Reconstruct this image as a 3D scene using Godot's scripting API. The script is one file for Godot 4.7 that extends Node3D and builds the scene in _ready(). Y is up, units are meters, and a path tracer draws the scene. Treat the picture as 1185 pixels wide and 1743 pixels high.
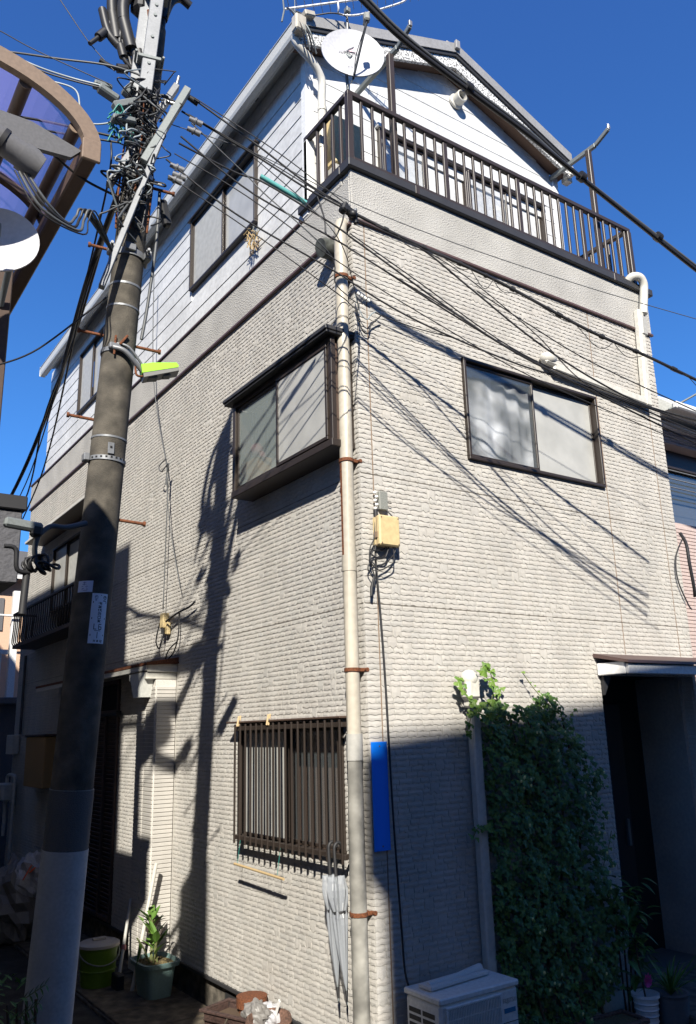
extends Node3D

# ---------------------------------------------------------------- helpers
class MB:
	var v := PackedVector3Array()
	var n := PackedVector3Array()
	var c := PackedColorArray()
	var col := Color.WHITE
	func tri(a: Vector3, b: Vector3, d: Vector3, na: Vector3, nb: Vector3, nd: Vector3) -> void:
		if (a - d).cross(a - b).dot(na + nb + nd) >= 0.0:
			v.append(a); v.append(b); v.append(d)
			n.append(na); n.append(nb); n.append(nd)
		else:
			v.append(a); v.append(d); v.append(b)
			n.append(na); n.append(nd); n.append(nb)
		c.append(col); c.append(col); c.append(col)
	func quad(a: Vector3, b: Vector3, d: Vector3, e: Vector3, hint: Vector3) -> void:
		var k := (d - a).cross(e - b)
		if k.length_squared() < 1e-16:
			return
		k = k.normalized()
		if k.dot(hint) < 0.0:
			k = -k
		tri(a, b, d, k, k, k)
		tri(a, d, e, k, k, k)
	func flat(a: Vector3, b: Vector3, d: Vector3, hint: Vector3) -> void:
		var k := (b - a).cross(d - a)
		if k.length_squared() < 1e-18:
			return
		k = k.normalized()
		if k.dot(hint) < 0.0:
			k = -k
		tri(a, b, d, k, k, k)
	# a box with chamfered edges: centre, size, axes
	func box(ce: Vector3, s: Vector3, bs := Basis(), bev := 0.003) -> void:
		var h := s * 0.5
		var e: float = minf(bev, minf(h.x, minf(h.y, h.z)) * 0.45)
		for ax in 3:
			var a1 := (ax + 1) % 3
			var a2 := (ax + 2) % 3
			for sg in [-1.0, 1.0]:
				var p: Array[Vector3] = []
				for q in [[-1, -1], [1, -1], [1, 1], [-1, 1]]:
					var w := Vector3.ZERO
					w[ax] = h[ax] * sg
					w[a1] = (h[a1] - e) * q[0]
					w[a2] = (h[a2] - e) * q[1]
					p.append(ce + bs * w)
				var nn := Vector3.ZERO
				nn[ax] = sg
				quad(p[0], p[1], p[2], p[3], bs * nn)
		if e <= 0.0:
			return
		for ax in 3:
			var a1 := (ax + 1) % 3
			var a2 := (ax + 2) % 3
			for s1 in [-1.0, 1.0]:
				for s2 in [-1.0, 1.0]:
					var p: Array[Vector3] = []
					for q in [[-1, 0], [1, 0], [1, 1], [-1, 1]]:
						var w := Vector3.ZERO
						w[ax] = (h[ax] - e) * q[0]
						w[a1] = (h[a1] - (0.0 if q[1] == 0 else e)) * s1
						w[a2] = (h[a2] - (e if q[1] == 0 else 0.0)) * s2
						p.append(ce + bs * w)
					var nn := Vector3.ZERO
					nn[a1] = s1
					nn[a2] = s2
					quad(p[0], p[1], p[2], p[3], bs * nn)
		for sx in [-1.0, 1.0]:
			for sy in [-1.0, 1.0]:
				for sz in [-1.0, 1.0]:
					var a := Vector3(h.x * sx, (h.y - e) * sy, (h.z - e) * sz)
					var b := Vector3((h.x - e) * sx, h.y * sy, (h.z - e) * sz)
					var d := Vector3((h.x - e) * sx, (h.y - e) * sy, h.z * sz)
					flat(ce + bs * a, ce + bs * b, ce + bs * d, bs * Vector3(sx, sy, sz))
	func bar(a: Vector3, b: Vector3, w: float, t: float, up := Vector3.UP, bev := 0.002) -> void:
		var y := (b - a).normalized()
		var z := y.cross(up)
		if z.length() < 0.01:
			z = y.cross(Vector3.RIGHT)
		z = z.normalized()
		var x := y.cross(z)
		box((a + b) * 0.5, Vector3(w, (b - a).length(), t), Basis(x, y, z), bev)
	func tube(p: Array, r, sides := 8, caps := true) -> void:
		var m := p.size()
		var rings := []
		var nor := []
		var side := Vector3.ZERO
		for i in m:
			var t: Vector3 = (p[mini(i + 1, m - 1)] - p[maxi(i - 1, 0)]).normalized()
			if side == Vector3.ZERO:
				side = t.cross(Vector3.UP if absf(t.y) < 0.9 else Vector3.RIGHT).normalized()
			side = (side - t * side.dot(t)).normalized()
			var other := t.cross(side)
			var rr: float = r[i] if r is Array else r
			var ring := []
			var ns := []
			for k in sides:
				var d := side * cos(TAU * k / sides) + other * sin(TAU * k / sides)
				ring.append(p[i] + d * rr)
				ns.append(d)
			rings.append(ring)
			nor.append(ns)
		for i in m - 1:
			for k in sides:
				var k2 := (k + 1) % sides
				tri(rings[i][k], rings[i][k2], rings[i + 1][k2], nor[i][k], nor[i][k2], nor[i + 1][k2])
				tri(rings[i][k], rings[i + 1][k2], rings[i + 1][k], nor[i][k], nor[i + 1][k2], nor[i + 1][k])
		if caps:
			for e in [0, m - 1]:
				var d: Vector3 = (p[0] - p[1]).normalized() if e == 0 else (p[m - 1] - p[m - 2]).normalized()
				for k in sides:
					tri(p[e], rings[e][k], rings[e][(k + 1) % sides], d, d, d)
	# profile of Vector2(radius, height) turned about the y axis of xf
	func lathe(pr: Array, xf := Transform3D(), sides := 20, squash := 1.0) -> void:
		for i in pr.size() - 1:
			var a: Vector2 = pr[i]
			var b: Vector2 = pr[i + 1]
			var dn := Vector2(b.y - a.y, a.x - b.x).normalized()
			for k in sides:
				var t0 := TAU * k / sides
				var t1 := TAU * (k + 1) / sides
				var d0 := Vector3(cos(t0), 0, sin(t0) * squash)
				var d1 := Vector3(cos(t1), 0, sin(t1) * squash)
				var n0 := xf.basis * (d0 * dn.x + Vector3.UP * dn.y)
				var n1 := xf.basis * (d1 * dn.x + Vector3.UP * dn.y)
				var p00 := xf * (d0 * a.x + Vector3.UP * a.y)
				var p10 := xf * (d1 * a.x + Vector3.UP * a.y)
				var p01 := xf * (d0 * b.x + Vector3.UP * b.y)
				var p11 := xf * (d1 * b.x + Vector3.UP * b.y)
				if a.x > 1e-5:
					tri(p00, p10, p11, n0, n1, n1)
				if b.x > 1e-5:
					tri(p00, p11, p01, n0, n1, n0)
	# flat outline in the plane (ex, ey) at o, given depth along ex x ey
	func prism(poly: PackedVector2Array, o: Vector3, ex: Vector3, ey: Vector3, depth: float) -> void:
		var ez := ex.cross(ey).normalized()
		var idx := Geometry2D.triangulate_polygon(poly)
		for i in range(0, idx.size(), 3):
			var a := o + ex * poly[idx[i]].x + ey * poly[idx[i]].y
			var b := o + ex * poly[idx[i + 1]].x + ey * poly[idx[i + 1]].y
			var d := o + ex * poly[idx[i + 2]].x + ey * poly[idx[i + 2]].y
			flat(a + ez * depth, b + ez * depth, d + ez * depth, ez * signf(depth))
			flat(a, b, d, -ez * signf(depth))
		var mid := Vector2.ZERO
		for q in poly:
			mid += q / poly.size()
		var turn := 0.0
		for i in poly.size():
			turn += poly[i].cross(poly[(i + 1) % poly.size()])
		for i in poly.size():
			var p := poly[i]
			var q := poly[(i + 1) % poly.size()]
			var out2 := Vector2(q.y - p.y, p.x - q.x) * signf(turn)
			var a := o + ex * p.x + ey * p.y
			var b := o + ex * q.x + ey * q.y
			quad(a, b, b + ez * depth, a + ez * depth, ex * out2.x + ey * out2.y)
	func ball(ce: Vector3, s: Vector3, seg := 10) -> void:
		var pr := []
		for i in seg / 2 + 1:
			var t := -PI / 2 + PI * i / (seg / 2)
			pr.append(Vector2(maxf(cos(t), 0.0), sin(t)))
		for i in pr.size() - 1:
			for k in seg:
				var q := []
				for w in [[i, k], [i, k + 1], [i + 1, k + 1], [i + 1, k]]:
					var t2: float = TAU * w[1] / seg
					q.append(Vector3(cos(t2) * pr[w[0]].x, pr[w[0]].y, sin(t2) * pr[w[0]].x))
				if i > 0:
					tri(ce + q[0] * s, ce + q[1] * s, ce + q[2] * s, q[0], q[1], q[2])
				if i < pr.size() - 2:
					tri(ce + q[0] * s, ce + q[2] * s, ce + q[3] * s, q[0], q[2], q[3])

var used := {}
var rng := RandomNumberGenerator.new()
var M := {}
var TX := {}

func V(x: float, y: float, z: float) -> Vector3:
	return Vector3(x, y, z)

func numbered(s: String) -> String:
	if not used.has(s):
		used[s] = 0
		return s
	used[s] += 1
	return "%s_%03d" % [s, used[s]]

func thing(called: String, label: String, category: String, at := Vector3.ZERO, group := "") -> Node3D:
	var o := Node3D.new()
	o.name = numbered(called)
	add_child(o)
	o.position = at
	tag(o, label, category, group)
	return o

func tag(o: Node3D, label: String, category: String, group := "") -> void:
	o.set_meta("label", label)
	o.set_meta("category", category)
	if group != "":
		o.set_meta("group", group)

func root_of(o: Node) -> Vector3:
	var p := Vector3.ZERO
	while o != self:
		p += (o as Node3D).position
		o = o.get_parent()
	return p

# commits shapes given in world places as one mesh under parent
func part(called: String, mb: MB, mat: Material, parent: Node) -> MeshInstance3D:
	var off := root_of(parent)
	var vv := mb.v
	if off != Vector3.ZERO:
		for i in vv.size():
			vv[i] -= off
	var arr := []
	arr.resize(Mesh.ARRAY_MAX)
	arr[Mesh.ARRAY_VERTEX] = vv
	arr[Mesh.ARRAY_NORMAL] = mb.n
	arr[Mesh.ARRAY_COLOR] = mb.c
	var me := ArrayMesh.new()
	me.add_surface_from_arrays(Mesh.PRIMITIVE_TRIANGLES, arr)
	me.surface_set_material(0, mat)
	var o := MeshInstance3D.new()
	o.mesh = me
	o.name = numbered(called) if parent == self else StringName(called)
	parent.add_child(o, true)
	return o

func bx(ce: Vector3, s: Vector3, bev := 0.003, bs := Basis()) -> MB:
	var m := MB.new()
	m.box(ce, s, bs, bev)
	return m

# box from corner to corner
func cc(a: Vector3, b: Vector3, bev := 0.003) -> MB:
	return bx((a + b) * 0.5, (b - a).abs(), bev)

func tb(p: Array, r, sides := 8) -> MB:
	var m := MB.new()
	m.tube(p, r, sides)
	return m

# smooth line through points
func curve(p: Array, per := 6) -> Array:
	var out := []
	for i in p.size() - 1:
		var a: Vector3 = p[maxi(i - 1, 0)]
		var b: Vector3 = p[i]
		var d: Vector3 = p[i + 1]
		var e: Vector3 = p[mini(i + 2, p.size() - 1)]
		for k in per:
			out.append(b.cubic_interpolate(d, a, e, float(k) / per))
	out.append(p[p.size() - 1])
	return out

func lin(r: float, g: float, b: float, a := 1.0) -> Color:
	var k := Color(r, g, b).linear_to_srgb()
	k.a = a
	return k

func noise_tex(called: String, sd: int, freq: float, oct: int, lo: float, hi: float, kind := FastNoiseLite.TYPE_SIMPLEX_SMOOTH, size := 512) -> void:
	var f := FastNoiseLite.new()
	f.seed = sd
	f.noise_type = kind
	f.frequency = freq
	f.fractal_octaves = oct
	f.fractal_type = FastNoiseLite.FRACTAL_FBM
	var g := Gradient.new()
	g.set_color(0, Color(lo, lo, lo))
	g.set_color(1, Color(hi, hi, hi))
	var t := NoiseTexture2D.new()
	t.width = size
	t.height = size
	t.seamless = true
	t.noise = f
	t.color_ramp = g
	TX[called] = t

func mat(called: String, c: Color, rough := 0.8, grain := "", gscale := 1.0, bump := "", bscale := 1.0, bh := 0.0, stain := "", sscale := 0.3) -> StandardMaterial3D:
	var m := StandardMaterial3D.new()
	m.resource_name = called
	m.albedo_color = c
	m.roughness = rough
	if grain != "" or bump != "":
		m.uv1_triplanar = true
		m.uv1_world_triplanar = true
		m.uv1_scale = Vector3.ONE * gscale
	if grain != "":
		m.albedo_texture = TX[grain]
	if bump != "":
		m.heightmap_enabled = true
		m.heightmap_texture = TX[bump]
		m.heightmap_scale = bh
		m.uv1_scale = Vector3.ONE * bscale
	if stain != "":
		m.detail_enabled = true
		m.detail_albedo = TX[stain]
		m.detail_blend_mode = BaseMaterial3D.BLEND_MODE_MUL
		m.detail_uv_layer = BaseMaterial3D.DETAIL_UV_2
		m.uv2_triplanar = true
		m.uv2_world_triplanar = true
		m.uv2_scale = Vector3.ONE * sscale
	M[called] = m
	return m

func make_materials() -> void:
	noise_tex("grain", 3, 0.06, 4, 0.88, 1.0)
	noise_tex("speck", 5, 0.16, 2, 0.62, 1.0)
	noise_tex("blotch", 9, 0.012, 4, 0.88, 1.0)
	noise_tex("dirt", 14, 0.02, 5, 0.45, 1.0)
	noise_tex("hgrain", 21, 0.09, 4, 0.0, 1.0)
	noise_tex("hspray", 23, 0.05, 2, 0.0, 1.0, FastNoiseLite.TYPE_CELLULAR)
	noise_tex("hfine", 27, 0.02, 5, 0.0, 1.0)
	noise_tex("cloud", 31, 0.006, 3, 0.25, 1.0)
	noise_tex("streak", 41, 0.010, 4, 0.90, 1.0)
	noise_tex("flake", 43, 0.035, 5, 0.05, 1.5)
	var m := mat("brick", lin(0.555, 0.53, 0.49), 0.92, "grain", 2.0, "hgrain", 4.0, 0.12, "streak", 0.35)
	m.vertex_color_use_as_albedo = true
	m.uv2_scale = Vector3(0.6, 0.16, 0.6)
	mat("joint", lin(0.70, 0.67, 0.62), 0.95, "grain", 2.0, "", 1.0, 0.0, "blotch", 0.35)
	m = mat("stucco", lin(0.51, 0.495, 0.465), 0.95, "grain", 1.5, "hspray", 3.2, 0.6, "blotch", 0.3)
	mat("white_board", lin(0.72, 0.725, 0.72), 0.6, "grain", 0.5, "", 1.0, 0.0, "blotch", 0.3)
	mat("seam", lin(0.20, 0.18, 0.155), 0.9)
	mat("caulk", lin(0.22, 0.15, 0.10), 0.8)
	mat("brown_metal", lin(0.036, 0.027, 0.022), 0.42, "grain", 3.0)
	mat("rail_metal", lin(0.046, 0.034, 0.029), 0.45, "grain", 3.0)
	mat("cap_metal", lin(0.048, 0.047, 0.049), 0.5, "grain", 2.0, "", 1.0, 0.0, "blotch", 0.6)
	mat("flash_brown", lin(0.10, 0.06, 0.055), 0.5, "grain", 3.0)
	mat("roof_metal", lin(0.33, 0.325, 0.32), 0.55, "grain", 1.0, "", 1.0, 0.0, "blotch", 0.5)
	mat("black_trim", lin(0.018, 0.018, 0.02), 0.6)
	mat("barge", lin(0.92, 0.91, 0.88), 0.8, "grain", 2.0, "", 1.0, 0.0, "flake", 2.2)
	mat("soffit_brown", lin(0.16, 0.095, 0.065), 0.7, "grain", 1.5)
	mat("soffit_grey", lin(0.68, 0.69, 0.65), 0.7, "grain", 1.0)
	mat("gutter", lin(0.60, 0.59, 0.54), 0.5, "grain", 1.5)
	mat("pvc_cream", lin(0.57, 0.52, 0.43), 0.45, "grain", 0.6, "", 1.0, 0.0, "blotch", 0.25)
	mat("pvc_white", lin(0.62, 0.60, 0.54), 0.45, "grain", 0.6)
	mat("pvc_lower", lin(0.48, 0.465, 0.42), 0.5, "grain", 0.6, "", 1.0, 0.0, "dirt", 0.35)
	mat("pvc_grey", lin(0.42, 0.41, 0.38), 0.5, "grain", 1.0)
	mat("hood_grey", lin(0.15, 0.16, 0.145), 0.6, "grain", 2.0, "", 1.0, 0.0, "dirt", 1.5)
	mat("rust", lin(0.26, 0.085, 0.03), 0.85, "dirt", 6.0)
	mat("concrete", lin(0.23, 0.20, 0.16), 0.92, "grain", 1.6, "hgrain", 2.0, 0.25, "dirt", 0.8)
	mat("pole_concrete", lin(0.165, 0.145, 0.115), 0.9, "grain", 2.4, "hgrain", 3.0, 0.2, "dirt", 0.7)
	mat("pole_paint", lin(0.50, 0.50, 0.50), 0.7, "grain", 1.2, "hfine", 1.5, 0.1, "blotch", 1.1)
	mat("pole_wrap", lin(0.10, 0.10, 0.10), 0.8, "grain", 1.4, "hgrain", 3.0, 0.2)
	m = mat("galv", lin(0.27, 0.28, 0.295), 0.5, "grain", 2.0, "", 1.0, 0.0, "blotch", 1.2)
	m.metallic = 0.35
	m = mat("galv_dark", lin(0.20, 0.22, 0.22), 0.55, "grain", 2.0)
	m.metallic = 0.3
	m = mat("steel_bright", lin(0.32, 0.32, 0.32), 0.35)
	m.metallic = 0.6
	mat("black_cable", lin(0.016, 0.016, 0.018), 0.5)
	mat("grey_cable", lin(0.07, 0.075, 0.08), 0.5)
	mat("pale_cable", lin(0.26, 0.30, 0.32), 0.45)
	mat("green_tape", lin(0.03, 0.20, 0.17), 0.5)
	mat("teal_pipe", lin(0.09, 0.32, 0.31), 0.4)
	mat("porcelain", lin(0.75, 0.74, 0.70), 0.3)
	mat("lime", lin(0.28, 0.62, 0.02), 0.4)
	mat("lamp_under", lin(0.16, 0.16, 0.15), 0.4)
	mat("dish", lin(0.50, 0.50, 0.52), 0.5, "grain", 1.0)
	mat("print_dark", lin(0.05, 0.05, 0.07), 0.6)
	mat("print_red", lin(0.45, 0.10, 0.13), 0.6)
	mat("print_pink", lin(0.62, 0.42, 0.46), 0.6)
	mat("plate", lin(0.62, 0.66, 0.70), 0.5, "grain", 1.0)
	mat("blue_board", lin(0.0, 0.22, 1.0), 0.5)
	mat("ivory", lin(0.62, 0.49, 0.26), 0.5, "grain", 0.8)
	mat("box_grey", lin(0.33, 0.34, 0.31), 0.6, "speck", 2.0)
	mat("ac_body", lin(0.80, 0.79, 0.75), 0.5, "grain", 1.0)
	mat("ac_dark", lin(0.03, 0.03, 0.03), 0.7)
	mat("ac_blue", lin(0.02, 0.17, 0.32), 0.5)
	mat("paper", lin(0.70, 0.68, 0.64), 0.85, "grain", 4.0)
	mat("white_bag", lin(0.44, 0.44, 0.46), 0.45, "grain", 2.0)
	mat("grey_bag", lin(0.20, 0.19, 0.18), 0.5, "grain", 2.0)
	mat("orange_print", lin(0.80, 0.13, 0.03), 0.6)
	mat("blue_can", lin(0.01, 0.05, 0.30), 0.5)
	mat("bucket_green", lin(0.10, 0.19, 0.012), 0.4, "grain", 1.0)
	mat("lid_grey", lin(0.36, 0.33, 0.30), 0.5)
	mat("planter_green", lin(0.16, 0.25, 0.24), 0.5, "grain", 1.5)
	mat("soil", lin(0.34, 0.26, 0.12), 0.95, "dirt", 6.0, "hgrain", 8.0, 0.5)
	mat("terracotta", lin(0.24, 0.13, 0.09), 0.85, "dirt", 2.5, "hgrain", 4.0, 0.2)
	mat("terracotta_dark", lin(0.10, 0.055, 0.045), 0.7, "dirt", 3.0)
	mat("wood_grey", lin(0.30, 0.26, 0.21), 0.8, "grain", 3.0)
	mat("asphalt", lin(0.085, 0.080, 0.074), 0.95, "speck", 3.0, "hgrain", 5.0, 0.4, "dirt", 0.4)
	mat("paver", lin(0.19, 0.15, 0.10), 0.92, "grain", 2.0, "hgrain", 3.0, 0.25, "dirt", 0.7)
	mat("pink_wall", lin(0.56, 0.45, 0.42), 0.9, "grain", 2.0, "hgrain", 4.0, 0.2)
	mat("peach_wall", lin(0.62, 0.42, 0.30), 0.9, "grain", 1.0, "hgrain", 2.0, 0.2)
	mat("dark_wall", lin(0.095, 0.095, 0.105), 0.9, "grain", 1.5, "hfine", 2.0, 0.5)
	mat("plain_wall", lin(0.50, 0.47, 0.43), 0.9, "grain", 1.0, "", 1.0, 0.0, "blotch", 0.3)
	mat("white_paint", lin(0.78, 0.78, 0.77), 0.5, "grain", 1.0)
	mat("slate", lin(0.12, 0.12, 0.13), 0.8, "grain", 1.5)
	mat("beige_metal", lin(0.23, 0.165, 0.12), 0.5, "grain", 1.0)
	mat("umber_metal", lin(0.085, 0.055, 0.042), 0.5, "grain", 1.0)
	mat("brown_door", lin(0.085, 0.055, 0.048), 0.6, "grain", 2.0)
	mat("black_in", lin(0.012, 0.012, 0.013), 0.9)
	mat("room_dim", lin(0.10, 0.10, 0.095), 0.9)
	mat("frost", lin(0.42, 0.42, 0.40), 0.55, "grain", 0.4)
	m = mat("frost_gloss", lin(0.45, 0.45, 0.43), 0.5, "blotch", 0.5)
	m.clearcoat_enabled = true
	m.clearcoat = 0.6
	m.clearcoat_roughness = 0.12
	m = mat("curtain", lin(0.66, 0.68, 0.72), 0.9, "cloud", 0.9)
	m = mat("lace", lin(0.42, 0.44, 0.48), 0.9, "grain", 3.0)
	m.backlight_enabled = true
	m.backlight = Color(0.3, 0.3, 0.3)
	mat("blind_brown", lin(0.085, 0.052, 0.036), 0.8, "grain", 1.0)
	mat("carton", lin(0.36, 0.22, 0.09), 0.8)
	mat("rose", lin(0.30, 0.12, 0.12), 0.7)
	mat("sky_blue", lin(0.10, 0.25, 0.42), 0.6)
	m = mat("glass", Color(0.75, 0.8, 0.82, 0.05), 0.03)
	m.transparency = BaseMaterial3D.TRANSPARENCY_ALPHA
	m = mat("hazy", Color(0.62, 0.66, 0.65, 0.34), 0.12)
	m.transparency = BaseMaterial3D.TRANSPARENCY_ALPHA
	m = mat("tint", lin(0.22, 0.21, 0.33, 0.30), 0.12)
	m.transparency = BaseMaterial3D.TRANSPARENCY_ALPHA
	m.backlight_enabled = true
	m.backlight = Color(0.50, 0.47, 0.70)
	m = mat("vinyl", lin(0.34, 0.36, 0.39, 0.55), 0.30)
	m.transparency = BaseMaterial3D.TRANSPARENCY_ALPHA
	for q in [["leaf_a", 0.075, 0.165, 0.026], ["leaf_b", 0.105, 0.205, 0.032], ["leaf_c", 0.055, 0.125, 0.024], ["leaf_lime", 0.14, 0.24, 0.03], ["leaf_plant", 0.095, 0.19, 0.03], ["leaf_purple", 0.05, 0.035, 0.03]]:
		m = mat(q[0], lin(q[1], q[2], q[3]), 0.5, "grain", 6.0)
		m.backlight_enabled = true
		m.backlight = Color(0.25, 0.4, 0.1)
	mat("stem", lin(0.13, 0.15, 0.05), 0.7)
	mat("bark", lin(0.08, 0.05, 0.03), 0.9)
	mat("petal_yellow", lin(0.75, 0.66, 0.25), 0.6)
	mat("petal_pink", lin(0.55, 0.06, 0.28), 0.6)
	mat("straw", lin(0.40, 0.29, 0.15), 0.9)
	mat("wood_peg", lin(0.50, 0.36, 0.20), 0.8)

# ---------------------------------------------------------------- the house
var brick_variants := []
var singles := []          # [score, transform, variant]
var mass: MB
var cam_xf: Transform3D

const COLS := 6

func make_variants() -> void:
	for k in 16:
		var P := []
		var dep := [0.0050, 0.0054, 0.0029]
		var wave := []
		for cidx in COLS:
			wave.append(0.03 + 0.15 * sin(cidx * 1.7 + k * 2.1) + rng.randf_range(-0.04, 0.04))
		for r in 3:
			var row := []
			for cidx in COLS:
				var x := float(cidx) / (COLS - 1)
				if cidx > 0 and cidx < COLS - 1:
					x += rng.randf_range(-0.05, 0.05)
				var y: float = [0.02, 0.5, 0.985][r]
				if r == 0:
					y += wave[cidx]
				if r == 2:
					y += rng.randf_range(-0.04, 0.03)
				var d: float = dep[r] + rng.randf_range(-0.0012, 0.0012)
				if cidx == 0 or cidx == COLS - 1:
					d -= 0.0008
				row.append(Vector3(x, y, d))
			P.append(row)
		var t := 0.93 + rng.randf() * 0.10
		var w := rng.randf_range(-0.02, 0.015)
		brick_variants.append([P, Color(t, t + w * 0.5, t + w)])

func add_brick(mb: MB, xf: Transform3D, w: float, h: float, var_i: int) -> void:
	var P: Array = brick_variants[var_i][0]
	mb.col = brick_variants[var_i][1]
	var q := []
	for r in 3:
		var row := []
		for k in COLS:
			var p: Vector3 = P[r][k]
			row.append(xf * Vector3(p.x * w, p.y * h, p.z))
		q.append(row)
	var o := xf.basis.z
	for r in 2:
		for k in COLS - 1:
			mb.quad(q[r][k], q[r][k + 1], q[r + 1][k + 1], q[r + 1][k], o)
	for k in COLS - 1:
		mb.quad(q[0][k], q[0][k + 1], q[0][k + 1] - o * P[0][k + 1].z, q[0][k] - o * P[0][k].z, -xf.basis.y)
	for k in [0, COLS - 1]:
		var s := -xf.basis.x if k == 0 else xf.basis.x
		for r in 2:
			mb.quad(q[r][k], q[r + 1][k], q[r + 1][k] - o * P[r + 1][k].z, q[r][k] - o * P[r][k].z, s)

# rows of small embossed bricks over a face; holes are [u0, u1, y0, y1]
func brick_face(org: Vector3, bs: Basis, u0: float, u1: float, y0: float, y1: float, holes: Array, seams: Array) -> void:
	var ph := 0.0336
	var rows := int((y1 - y0) / ph)
	var taken := []
	for r in rows:
		var y := y0 + r * ph
		var cuts := taken.duplicate()
		taken = []
		for hh in holes:
			if y + ph * 0.8 > hh[2] and y < hh[3]:
				cuts.append([hh[0], hh[1]])
		for s in seams:
			cuts.append([s - 0.004, s + 0.004])
		cuts.sort_custom(func(a, b): return a[0] < b[0])
		var spans := []
		var at := u0
		for k in cuts:
			if k[0] > at + 0.012:
				spans.append([at, k[0]])
			at = maxf(at, k[1])
		if u1 > at + 0.012:
			spans.append([at, u1])
		for sp in spans:
			var u: float = sp[0]
			while u < sp[1] - 0.01:
				var w := rng.randf_range(0.06, 0.115)
				var h := ph - 0.0024
				if rng.randf() < 0.035 and u + 0.075 < sp[1] and r < rows - 1:
					w = 0.07
					h = ph * 2.0 - 0.0024
					taken.append([u, u + w])
				if u + w > sp[1] - 0.025:
					w = sp[1] - u
				var xf := Transform3D(bs, org + bs.x * u + bs.y * y)
				var vi := rng.randi() % brick_variants.size()
				var mid := xf * Vector3(w * 0.5, h * 0.5, 0)
				var lc := cam_xf.affine_inverse() * mid
				var sc := 0.0
				if lc.z < 0.0:
					var px := lc.x / -lc.z
					var py := lc.y / -lc.z
					if absf(px) < 0.42 and absf(py) < 0.60:
						var to: Vector3 = (cam_xf.origin - mid)
						sc = w * h * to.normalized().dot(bs.z) / to.length_squared()
						if bs.z.z > 0.5 and mid.x > 0.55 and mid.y < 2.3:
							sc = 0.0
						if bs.z.z > 0.5 and mid.x < 0.75 and mid.y < 0.66:
							sc = 0.0
				singles.append([sc, xf, w - 0.0024, h, vi])
				u += w
	return

func wall_boxes(mb: MB, org: Vector3, bs: Basis, u0: float, u1: float, y0: float, y1: float, holes: Array, th: float) -> void:
	var us := [u0, u1]
	var ys := [y0, y1]
	for h in holes:
		us.append_array([clampf(h[0], u0, u1), clampf(h[1], u0, u1)])
		ys.append_array([clampf(h[2], y0, y1), clampf(h[3], y0, y1)])
	us.sort()
	ys.sort()
	for i in us.size() - 1:
		for j in ys.size() - 1:
			if us[i + 1] - us[i] < 1e-4 or ys[j + 1] - ys[j] < 1e-4:
				continue
			var m := Vector2((us[i] + us[i + 1]) * 0.5, (ys[j] + ys[j + 1]) * 0.5)
			var open := false
			for h in holes:
				if m.x > h[0] and m.x < h[1] and m.y > h[2] and m.y < h[3]:
					open = true
			if not open:
				var ce := org + bs.x * m.x + bs.y * m.y - bs.z * th * 0.5
				mb.box(ce, Vector3(us[i + 1] - us[i], ys[j + 1] - ys[j], th), bs, 0.0)

# picture-frame of four bars in the plane (ex, ey) at o
func frame(mb: MB, o: Vector3, ex: Vector3, ey: Vector3, w: float, h: float, t: float, d: float) -> void:
	var bs := Basis(ex, ey, ex.cross(ey))
	mb.box(o + ex * w * 0.5 + ey * t * 0.5, Vector3(w, t, d), bs)
	mb.box(o + ex * w * 0.5 + ey * (h - t * 0.5), Vector3(w, t, d), bs)
	mb.box(o + ex * t * 0.5 + ey * h * 0.5, Vector3(t, h - 2 * t, d), bs)
	mb.box(o + ex * (w - t * 0.5) + ey * h * 0.5, Vector3(t, h - 2 * t, d), bs)

func slab(o: Vector3, ex: Vector3, ey: Vector3, w: float, h: float, d: float, bev := 0.001) -> MB:
	var m := MB.new()
	m.box(o + ex * w * 0.5 + ey * h * 0.5, Vector3(w, h, d), Basis(ex, ey, ex.cross(ey)), bev)
	return m

# a two-leaf sliding window; o is its lower corner, ex along it
func sliding(house: Node3D, o: Vector3, ex: Vector3, w: float, h: float, fm: Material, panes: Array, rebate := 0.0) -> MeshInstance3D:
	var ey := Vector3.UP
	var ez := ex.cross(ey)
	var m := MB.new()
	frame(m, o - ez * rebate, ex, ey, w, h, 0.024, 0.06)
	var win := part("window", m, fm, house)
	var n := panes.size()
	var lw := (w - 0.06) / n + 0.012
	for i in n:
		var po := o + ex * (0.022 + i * (w - 0.044 - lw) / maxf(n - 1, 1)) + ey * 0.03 - ez * (rebate + (0.006 if i % 2 == 0 else 0.034))
		var s := MB.new()
		frame(s, po, ex, ey, lw, h - 0.06, 0.020, 0.022)
		part("sash", s, fm, win)
		part("pane", slab(po + ex * 0.018 + ey * 0.018, ex, ey, lw - 0.036, h - 0.096, 0.006), M[panes[i]], win)
	return win

func pleats(o: Vector3, ex: Vector3, ez: Vector3, w: float, h: float, amp: float, nf: int) -> MB:
	var m := MB.new()
	var st := nf * 8
	for i in st:
		var p := []
		for k in [i, i + 1]:
			var t := float(k) / st
			p.append([o + ex * w * t + ez * sin(t * TAU * nf + sin(t * 9.0)) * amp, (ez - ex * cos(t * TAU * nf) * amp * nf * TAU / w).normalized()])
		var up := Vector3.UP * h
		m.tri(p[0][0], p[1][0], p[1][0] + up, p[0][1], p[1][1], p[1][1])
		m.tri(p[0][0], p[1][0] + up, p[0][0] + up, p[0][1], p[1][1], p[0][1])
	return m

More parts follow.
